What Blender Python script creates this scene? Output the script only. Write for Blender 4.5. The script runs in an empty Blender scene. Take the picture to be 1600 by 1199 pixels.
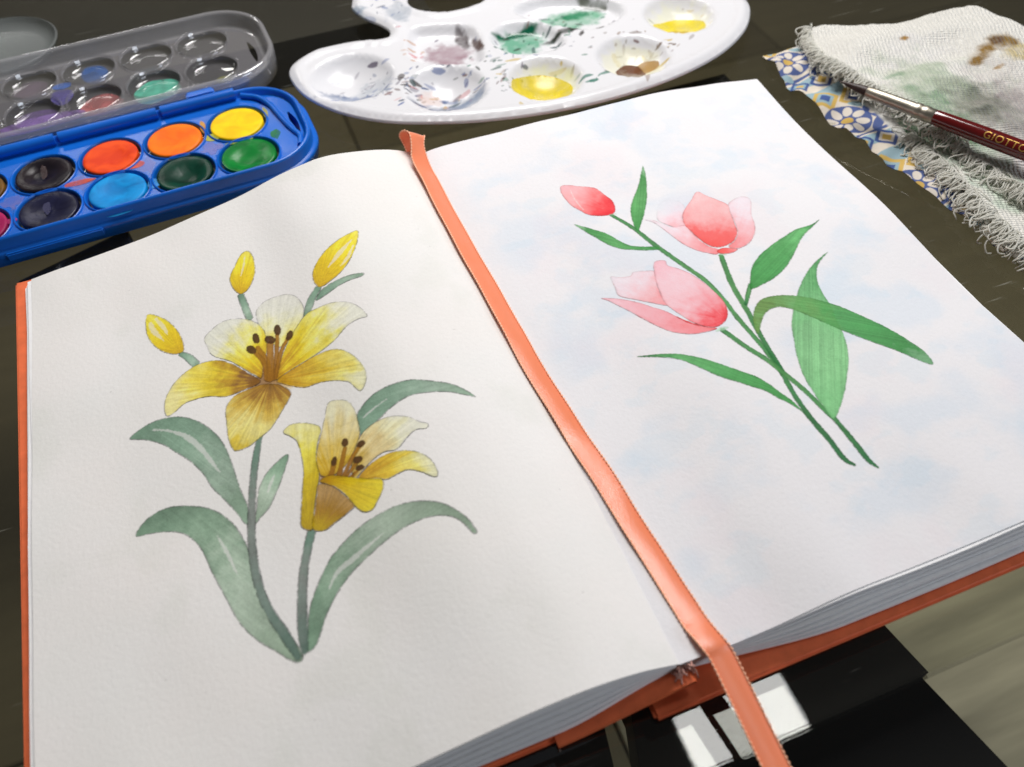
import bpy, bmesh, math, random
import numpy as np
from mathutils import Vector, geometry

# ------------------------------------------------------------------ camera, world, lamps, exposure
scene = bpy.context.scene
MM = 0.001
cam_data = bpy.data.cameras.new('camera'); cam = bpy.data.objects.new('camera', cam_data)
scene.collection.objects.link(cam); scene.camera = cam
cam.location = (-0.0573, -0.15772, 0.21352); cam.rotation_euler = (0.66281, 0.02829, -0.36734)
cam_data.sensor_width = 36.0; cam_data.lens = 29.255; cam_data.clip_start = 0.01; cam_data.clip_end = 50
cam_data.dof.use_dof = True; cam_data.dof.focus_distance = 0.275; cam_data.dof.aperture_fstop = 13.0

world = bpy.data.worlds.new('World'); scene.world = world; world.use_nodes = True
world.node_tree.nodes['Background'].inputs[0].default_value = (1.0, 0.95, 0.88, 1)
world.node_tree.nodes['Background'].inputs[1].default_value = 0.07

def lamp(name, loc, target, sx, sy, power, col):
    d = bpy.data.lights.new(name, 'AREA'); d.shape = 'RECTANGLE'; d.size = sx; d.size_y = sy; d.energy = power; d.color = col
    o = bpy.data.objects.new(name, d); scene.collection.objects.link(o); o.location = loc
    o.rotation_euler = (Vector(target)-Vector(loc)).to_track_quat('-Z', 'Y').to_euler(); o['kind'] = 'helper'
    return o
lamp('ceiling_lamp', (0.62, 0.185, 1.9), (0.62, 0.186, 0), 0.30, 0.22, 3.0, (1.0, 0.99, 0.96))
lamp('overhead_fill', (0.17, 0.39, 0.58), (0.0, 0.03, 0), 0.32, 0.28, 5.9, (1.0, 0.972, 0.955))  # added soft fill hung close above the book; no window stands here
lamp('side_window', (0.82, -0.86, 0.36), (0.12, -0.03, 0), 0.5, 0.35, 4.6, (0.82, 0.89, 1.0))
lamp('rear_glint_fill', (-0.30, 1.60, 0.92), (0, 0.1, 0), 0.30, 0.10, 1.8, (1.0, 0.97, 0.93))  # added light behind the box, only for glints on lid, pans and palette
vs = scene.view_settings
vs.view_transform = 'Standard'; vs.look = 'None'; vs.exposure = -0.10; vs.gamma = 1.0; vs.use_curve_mapping = False
try:
    scene.cycles.use_denoising = True; scene.cycles.max_bounces = 10; scene.cycles.transparent_max_bounces = 24
    scene.cycles.caustics_reflective = False; scene.cycles.caustics_refractive = False
except Exception: pass

# ------------------------------------------------------------------ helpers
rng = np.random.default_rng(7); random.seed(7)
def lin(c):
    c = np.asarray(c, float)/255.0
    return np.where(c <= 0.04045, c/12.92, ((c+0.055)/1.055)**2.4)
def col4(c): return (*[float(v) for v in lin(c)], 1.0)

def tag(o, label=None, cat=None, group=None, kind=None):
    for k, v in (('label', label), ('category', cat), ('group', group), ('kind', kind)):
        if v: o[k] = v
    return o
def empty(name, loc=(0, 0, 0), **k):
    o = bpy.data.objects.new(name, None); o.empty_display_size = 0.01; scene.collection.objects.link(o)
    o.location = [v*MM for v in loc]; return tag(o, **k)
def mesh_obj(name, verts, faces, mat, parent=None, smooth=True, uv=None, auto=None):
    """verts in mm in world axes; one mesh object"""
    me = bpy.data.meshes.new(name)
    v = np.asarray(verts, float)*MM
    if parent is not None: v = v - np.array(parent_origin(parent))
    me.from_pydata(v.tolist(), [], [list(map(int, f)) for f in faces]); me.update()
    if uv is not None:
        uvl = me.uv_layers.new(name='UVMap'); idx = np.empty(len(me.loops), int); me.loops.foreach_get('vertex_index', idx)
        uvl.data.foreach_set('uv', np.asarray(uv, float)[idx].ravel())
    if smooth: me.polygons.foreach_set('use_smooth', [True]*len(me.polygons))
    o = bpy.data.objects.new(name, me); scene.collection.objects.link(o)
    me.materials.append(mat)
    if parent is not None: o.parent = parent
    if auto: 
        try: me.set_sharp_from_angle(angle=math.radians(auto))
        except Exception: pass
    return o
def parent_origin(p):
    q = Vector((0, 0, 0))
    while p is not None: q = q + p.location; p = p.parent
    return q
def child_copy(src, parent, dx, dy, dz=0, mat=None, name=None):
    o = src.copy()
    if name: o.name = name
    if mat: o.data = src.data.copy(); o.data.materials[0] = mat
    scene.collection.objects.link(o); o.parent = parent; o.location = src.location + Vector((dx*MM, dy*MM, dz*MM)); return o

def smooth_closed(pts, n=5):
    P = np.asarray(pts, float); out = []
    N = len(P)
    for i in range(N):
        a, b, c, d = P[i-1], P[i], P[(i+1) % N], P[(i+2) % N]
        for k in range(n):
            t = k/n
            out.append(0.5*((2*b)+(c-a)*t+(2*a-5*b+4*c-d)*t*t+(3*b-a-3*c+d)*t**3))
    return np.array(out)
def smooth_open(pts, n=6):
    P = np.asarray(pts, float); P = np.vstack([2*P[0]-P[1], P, 2*P[-1]-P[-2]]); out = []
    for i in range(1, len(P)-2):
        a, b, c, d = P[i-1], P[i], P[i+1], P[i+2]
        for k in range(n):
            t = k/n
            out.append(0.5*((2*b)+(c-a)*t+(2*a-5*b+4*c-d)*t*t+(3*b-a-3*c+d)*t**3))
    out.append(P[-2]); return np.array(out)
def stroke_outline(line, w):
    L = smooth_open(np.column_stack([line, w]), 6)
    p = L[:, :2]; hw = np.maximum(L[:, 2], 0.15)/2
    t = np.gradient(p, axis=0); t /= np.linalg.norm(t, axis=1)[:, None]+1e-9; nrm = np.column_stack([-t[:, 1], t[:, 0]])
    a = p+nrm*hw[:, None]; b = p-nrm*hw[:, None]
    return np.vstack([a, (p[-1]+t[-1]*hw[-1]*0.6)[None], b[::-1], (p[0]-t[0]*hw[0]*0.6)[None]])
def inside(poly, X, Y):
    P = np.asarray(poly, float); r = np.zeros(np.shape(X), bool); x0, y0 = P[-1]
    for x1, y1 in P:
        if y0 != y1:
            m = ((y1 > Y) != (y0 > Y)); r ^= m & (X < (x0-x1)*(Y-y1)/(y0-y1)+x1)
        x0, y0 = x1, y1
    return r
def sdf(poly, X, Y):
    """negative inside"""
    P = np.asarray(poly, np.float32); d = np.full(X.shape, 1e9, np.float32); x0, y0 = P[-1]
    for x1, y1 in P:
        ex, ey = x1-x0, y1-y0; L2 = ex*ex+ey*ey
        if L2 > 1e-12:
            t = np.clip(((X-x0)*ex+(Y-y0)*ey)/L2, 0, 1)
            d = np.minimum(d, (X-x0-t*ex)**2+(Y-y0-t*ey)**2)
        x0, y0 = x1, y1
    d = np.sqrt(d); return np.where(inside(P, X, Y), -d, d)
_TBL = np.random.default_rng(3).random((256, 256)).astype(np.float32)
def vnoise(u, v, seed=0):
    u = np.asarray(u, np.float32)+seed*17.3; v = np.asarray(v, np.float32)+seed*31.7
    iu = np.floor(u).astype(int); iv = np.floor(v).astype(int); fu = u-iu; fv = v-iv
    fu = fu*fu*(3-2*fu); fv = fv*fv*(3-2*fv)
    g = lambda a, b: _TBL[a % 256, b % 256]
    return (g(iu, iv)*(1-fu)+g(iu+1, iv)*fu)*(1-fv)+(g(iu, iv+1)*(1-fu)+g(iu+1, iv+1)*fu)*fv
def fbm(u, v, seed=0, o=4):
    s = 0; a = 0.5; n = 0
    for k in range(o): s = s+a*vnoise(u*2**k, v*2**k, seed+k); n += a; a *= 0.5
    return s/n
def sstep(a, b, x):
    t = np.clip((x-a)/(b-a), 0, 1); return t*t*(3-2*t)

def region_mesh(outer, holes=(), step=2.0, zf=None, extra=None):
    """triangulate a flat outline (mm), with inner points on a jittered grid; returns (N,2), tris, outline count"""
    rings = [np.asarray(outer, float)]+[np.asarray(h, float) for h in holes]
    verts = []; edges = []
    for r in rings:
        b = len(verts); n = len(r); verts += r.tolist(); edges += [(b+i, b+(i+1) % n) for i in range(n)]
    nb = len(verts)
    lo = rings[0].min(0); hi = rings[0].max(0)
    gx, gy = np.meshgrid(np.arange(lo[0]+step/2, hi[0], step), np.arange(lo[1]+step/2, hi[1], step)); gx = gx.astype(float); gx[1::2] += step/2
    gx = gx.ravel(); gy = gy.ravel(); ok = inside(rings[0], gx, gy)
    for h in rings[1:]: ok &= ~inside(h, gx, gy)
    gx, gy = gx[ok], gy[ok]
    allr = np.vstack(rings)
    if len(gx):
        keep = np.ones(len(gx), bool)
        for i in range(0, len(gx), 4000):
            d = ((gx[i:i+4000, None]-allr[None, :, 0])**2+(gy[i:i+4000, None]-allr[None, :, 1])**2).min(1); keep[i:i+4000] = d > (0.45*step)**2
        verts += np.column_stack([gx[keep], gy[keep]]).tolist()
    ov, oe, of, _, _, _ = geometry.delaunay_2d_cdt([Vector(v) for v in verts], edges, [], 0, 1e-6)
    V = np.array([(v.x, v.y) for v in ov]); F = np.array([list(f) for f in of])
    cen = V[F].mean(1); ok = inside(rings[0], cen[:, 0], cen[:, 1])
    for h in rings[1:]: ok &= ~inside(h, cen[:, 0], cen[:, 1])
    F = F[ok]
    a = V[F]; area = (a[:, 1, 0]-a[:, 0, 0])*(a[:, 2, 1]-a[:, 0, 1])-(a[:, 1, 1]-a[:, 0, 1])*(a[:, 2, 0]-a[:, 0, 0])
    F[area < 0] = F[area < 0][:, ::-1]
    return V, F
def loft(rings, closed=True, cap=(False, False)):
    """rings: list of (n,3) arrays"""
    n = len(rings[0]); V = np.vstack(rings); F = []
    for k in range(len(rings)-1):
        for i in range(n if closed else n-1):
            j = (i+1) % n; F.append((k*n+i, k*n+j, (k+1)*n+j, (k+1)*n+i))
    if cap[0]: F.append(tuple(range(n))[::-1])
    if cap[1]: F.append(tuple((len(rings)-1)*n+i for i in range(n)))
    return V, F
def tube(path, r, k=6, cap=True):
    P = np.asarray(path, float); R = np.broadcast_to(np.asarray(r, float), (len(P),)); t = np.gradient(P, axis=0); t /= np.linalg.norm(t, axis=1)[:, None]+1e-9
    up = np.array([0.13, 0.21, 1.0]); rings = []
    for p, d, rr in zip(P, t, R):
        a = np.cross(d, up); a /= np.linalg.norm(a)+1e-9; b = np.cross(d, a)
        ang = np.linspace(0, 2*np.pi, k, endpoint=False)
        rings.append(p+rr*(np.cos(ang)[:, None]*a+np.sin(ang)[:, None]*b))
    return loft(rings, True, (cap, cap))
def join(parts):
    V = []; F = []; b = 0
    for v, f in parts:
        V.append(np.asarray(v, float)); F += [tuple(int(i)+b for i in q) for q in f]; b += len(v)
    return np.vstack(V), F
def offset_loop(P, d):
    """shrink a closed counter-clockwise outline inwards by d mm"""
    P = np.asarray(P, float); t = np.roll(P, -1, 0)-np.roll(P, 1, 0); t /= np.linalg.norm(t, axis=1)[:, None]+1e-9
    return P+d*np.column_stack([-t[:, 1], t[:, 0]])
def box(x0, x1, y0, y1, z0, z1, b=0.0):
    bm = bmesh.new(); bmesh.ops.create_cube(bm, size=1)
    for v in bm.verts: v.co = Vector(((x0+x1)/2+v.co.x*(x1-x0), (y0+y1)/2+v.co.y*(y1-y0), (z0+z1)/2+v.co.z*(z1-z0)))
    if b: bmesh.ops.bevel(bm, geom=bm.edges[:], offset=b, segments=3, affect='EDGES')
    V = np.array([v.co[:] for v in bm.verts]); bm.verts.index_update(); F = [[v.index for v in f.verts] for f in bm.faces]; bm.free(); return V, F

# ------------------------------------------------------------------ materials
def new_mat(name):
    m = bpy.data.materials.new(name); m.use_nodes = True; nt = m.node_tree
    return m, nt, nt.nodes['Principled BSDF'], nt.nodes['Material Output']
def N(nt, typ, **k):
    n = nt.nodes.new(typ)
    for a, v in k.items():
        if a.startswith('i_'): 
            key = a[2:]; n.inputs[int(key) if key.isdigit() else key].default_value = v
        else: setattr(n, a, v)
    return n
def add_bump(nt, bsdf, scale, strength, dist, detail=4.0, coord='Object', stretch=None):
    tc = N(nt, 'ShaderNodeTexCoord'); nz = N(nt, 'ShaderNodeTexNoise'); nz.inputs['Scale'].default_value = scale; nz.inputs['Detail'].default_value = detail
    src = tc.outputs[coord]
    if stretch:
        mp = N(nt, 'ShaderNodeMapping'); mp.inputs['Scale'].default_value = stretch; nt.links.new(src, mp.inputs[0]); src = mp.outputs[0]
    nt.links.new(src, nz.inputs['Vector'])
    bp = N(nt, 'ShaderNodeBump'); bp.inputs['Strength'].default_value = strength; bp.inputs['Distance'].default_value = dist
    nt.links.new(nz.outputs[0], bp.inputs['Height']); nt.links.new(bp.outputs[0], bsdf.inputs['Normal']); return nz
def simple(name, c, rough=0.5, bump=None, vary=0.0, vscale=40.0, spec=0.5, coat=0.0, sheen=0.0, metal=0.0):
    m, nt, b, _ = new_mat(name)
    b.inputs['Base Color'].default_value = col4(c); b.inputs['Roughness'].default_value = rough
    b.inputs['Specular IOR Level'].default_value = spec; b.inputs['Coat Weight'].default_value = coat; b.inputs['Metallic'].default_value = metal
    if sheen: b.inputs['Sheen Weight'].default_value = sheen
    if vary:
        tc = N(nt, 'ShaderNodeTexCoord'); nz = N(nt, 'ShaderNodeTexNoise'); nz.inputs['Scale'].default_value = vscale; nz.inputs['Detail'].default_value = 5
        nt.links.new(tc.outputs['Object'], nz.inputs['Vector'])
        rp = N(nt, 'ShaderNodeValToRGB'); l = lin(c)
        rp.color_ramp.elements[0].position = 0.3; rp.color_ramp.elements[1].position = 0.7
        rp.color_ramp.elements[0].color = (*[float(v) for v in l*(1-vary)], 1); rp.color_ramp.elements[1].color = (*[float(v) for v in np.minimum(l*(1+vary), 0.95)], 1)
        nt.links.new(nz.outputs[0], rp.inputs[0]); nt.links.new(rp.outputs[0], b.inputs['Base Color'])
    if bump: add_bump(nt, b, *bump)
    return m
def clear(name, tint, f0=0.04, rough=0.0, haze=0.0, hazecol=(0.7, 0.7, 0.72), dust=False):
    """thin clear sheet: straight transmission plus Schlick reflection, equal from both sides"""
    m, nt, b, out = new_mat(name); nt.nodes.remove(b)
    tr = N(nt, 'ShaderNodeBsdfTransparent'); tr.inputs[0].default_value = (*tint, 1)
    gl = N(nt, 'ShaderNodeBsdfGlossy'); gl.inputs['Roughness'].default_value = rough
    lw = N(nt, 'ShaderNodeLayerWeight'); lw.inputs[0].default_value = 0.5
    pw = N(nt, 'ShaderNodeMath', operation='POWER'); pw.inputs[1].default_value = 5.0
    ma = N(nt, 'ShaderNodeMath', operation='MULTIPLY_ADD'); ma.inputs[1].default_value = 1-f0; ma.inputs[2].default_value = f0
    nt.links.new(lw.outputs['Facing'], pw.inputs[0]); nt.links.new(pw.outputs[0], ma.inputs[0])
    base = tr.outputs[0]
    if haze or dust:
        df = N(nt, 'ShaderNodeBsdfDiffuse'); df.inputs[0].default_value = (*hazecol, 1)
        mh = N(nt, 'ShaderNodeMixShader'); mh.inputs[0].default_value = haze
        if dust:
            tc = N(nt, 'ShaderNodeTexCoord')
            vo = N(nt, 'ShaderNodeTexVoronoi'); vo.inputs['Scale'].default_value = 95.0; vo.inputs['Randomness'].default_value = 1.0
            lt = N(nt, 'ShaderNodeMath', operation='LESS_THAN'); lt.inputs[1].default_value = 0.026
            mp = N(nt, 'ShaderNodeMapping'); mp.inputs['Scale'].default_value = (14.0, 300.0, 1.0); mp.inputs['Rotation'].default_value = (0, 0, 0.5)
            nz = N(nt, 'ShaderNodeTexNoise'); nz.inputs['Scale'].default_value = 2.2; nz.inputs['Detail'].default_value = 3
            gt = N(nt, 'ShaderNodeMapRange'); gt.inputs[1].default_value = 0.68; gt.inputs[2].default_value = 0.76; gt.inputs[3].default_value = 0.0; gt.inputs[4].default_value = 0.30
            md = N(nt, 'ShaderNodeMath', operation='MULTIPLY_ADD'); md.inputs[1].default_value = 0.35
            ad = N(nt, 'ShaderNodeMath', operation='ADD'); ad.inputs[1].default_value = haze
            nt.links.new(tc.outputs['Object'], vo.inputs['Vector']); nt.links.new(vo.outputs['Distance'], lt.inputs[0])
            nt.links.new(tc.outputs['Object'], mp.inputs[0]); nt.links.new(mp.outputs[0], nz.inputs['Vector']); nt.links.new(nz.outputs[0], gt.inputs[0])
            nt.links.new(lt.outputs[0], md.inputs[0]); nt.links.new(gt.outputs[0], md.inputs[2]); nt.links.new(md.outputs[0], ad.inputs[0]); nt.links.new(ad.outputs[0], mh.inputs[0])
        nt.links.new(tr.outputs[0], mh.inputs[1]); nt.links.new(df.outputs[0], mh.inputs[2]); base = mh.outputs[0]
    mx = N(nt, 'ShaderNodeMixShader'); nt.links.new(ma.outputs[0], mx.inputs[0]); nt.links.new(base, mx.inputs[1]); nt.links.new(gl.outputs[0], mx.inputs[2])
    nt.links.new(mx.outputs[0], out.inputs['Surface']); return m

class Canvas:
    """a sheet of colour worked out in page millimetres by the drawing functions below"""
    def __init__(s, x0, y0, x1, y1, ppm, base):
        s.x0, s.y0, s.x1, s.y1, s.ppm = x0, y0, x1, y1, ppm
        s.w = int(round((x1-x0)*ppm)); s.h = int(round((y1-y0)*ppm))
        s.rgb = np.ones((s.h, s.w, 3), np.float32)*np.asarray(base, np.float32)
        s.X, s.Y = np.meshgrid((x0+(np.arange(s.w)+0.5)/ppm).astype(np.float32), (y0+(np.arange(s.h)+0.5)/ppm).astype(np.float32))
    def win(s, P, pad):
        a = np.asarray(P); lo = a.min(0)-pad; hi = a.max(0)+pad
        i0 = max(0, int((lo[0]-s.x0)*s.ppm)); i1 = min(s.w, int((hi[0]-s.x0)*s.ppm)+2); j0 = max(0, int((lo[1]-s.y0)*s.ppm)); j1 = min(s.h, int((hi[1]-s.y0)*s.ppm)+2)
        return slice(j0, j1), slice(i0, i1)
    def lay(s, sl, a, colour, mul=False):
        a = a[..., None]; c = np.asarray(colour, np.float32)
        s.rgb[sl] = s.rgb[sl]*(1-a)+(s.rgb[sl]*c if mul else c)*a
    def uv(s, V): return np.column_stack([(V[:, 0]-s.x0)/(s.x1-s.x0), (V[:, 1]-s.y0)/(s.y1-s.y0)])
    def image(s, name):
        im = bpy.data.images.new(name, s.w, s.h, alpha=False, float_buffer=False)
        c = np.clip(s.rgb, 0, 1); srgb = np.where(c <= 0.0031308, c*12.92, 1.055*np.power(np.maximum(c, 1e-6), 1/2.4)-0.055)
        px = np.ones((s.h, s.w, 4), np.float32); px[..., :3] = srgb
        im.pixels.foreach_set(px.ravel()); im.update(); im.pack(); return im
    def material(s, name, rough=0.85, bump=None, **kw):
        m, nt, b, _ = new_mat(name); t = N(nt, 'ShaderNodeTexImage', image=s.image(name), extension='EXTEND')
        nt.links.new(t.outputs[0], b.inputs['Base Color']); b.inputs['Roughness'].default_value = rough
        for k, v in kw.items(): b.inputs[k.replace('_', ' ')].default_value = v
        if bump: add_bump(nt, b, *bump)
        return m

# ------------------------------------------------------------------ the spread: shape of the top sheets
def _prof(pts, n=600):
    xs = np.array([p[0] for p in pts], float); zs = np.array([p[1] for p in pts], float)
    g = np.linspace(xs[0], xs[-1], n); v = np.interp(g, xs, zs)
    k = np.exp(-0.5*(np.arange(-40, 41)/14.0)**2); k /= k.sum()
    a = 2*v[0]-v[40:0:-1]; b = 2*v[-1]-v[-2:-42:-1]
    return g, np.convolve(np.concatenate([a, v, b]), k, 'valid')
LEFT_FAR = _prof([(-155,5.4),(-148,6),(-133,7.9),(-117,9.8),(-103,12.2),(-87,15),(-66,19.4),(-52,24.4),(-38,26.8),(-28,25.8),(-16,23.8),(-7,21),(0,17)])
LEFT_NEAR = _prof([(-155,12),(-148,12.3),(-120,13.2),(-90,15.2),(-66,18.2),(-47,22),(-39,23),(-24,23.4),(-10,19.6),(0,13.6)])
RIGHT_FAR = _prof([(0,17),(6,18.2),(14,18.3),(30,17.8),(55,18.2),(93,17.5),(111,16.4),(131,13.9),(148,10.8),(155,9.5)])
RIGHT_NEAR = _prof([(0,13.2),(14,11.6),(27,12),(36,14),(49,15.6),(62,15),(77,14.4),(101,15.2),(148,12),(155,11.4)])
def page_z(x, y):
    """height (mm) of the open spread's top sheets above the glass at page position x, y (mm from the spine, from mid height)"""
    x = np.asarray(x, float); y = np.asarray(y, float)
    t = np.clip((y+112)/217.0, 0, 1)
    zl = np.interp(x, *LEFT_NEAR)*(1-t) + np.interp(x, *LEFT_FAR)*t
    zr = np.interp(x, *RIGHT_NEAR)*(1-t) + np.interp(x, *RIGHT_FAR)*t
    zr = zr + np.clip((x-70)/78.0, 0, 1)**2*(1.0*np.cos((y-18)/92.0*2*np.pi))
    return np.where(x < 0, zl, zr)
def page_ripple(x, y):
    x = np.asarray(x, float); y = np.asarray(y, float)
    return 0.22*np.sin(x*0.11+y*0.035)*np.sin(y*0.062+1.0)+0.12*np.sin(x*0.05-y*0.12+2.0)+0.10*np.sin(x*0.23+y*0.09)*np.clip(np.abs(y)/105.0, 0, 1)**2
_flat_z = page_z
def page_z(x, y):
    return _flat_z(x, y)+page_ripple(x, y)*np.clip(np.abs(np.asarray(x, float))/25.0, 0, 1)

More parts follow.
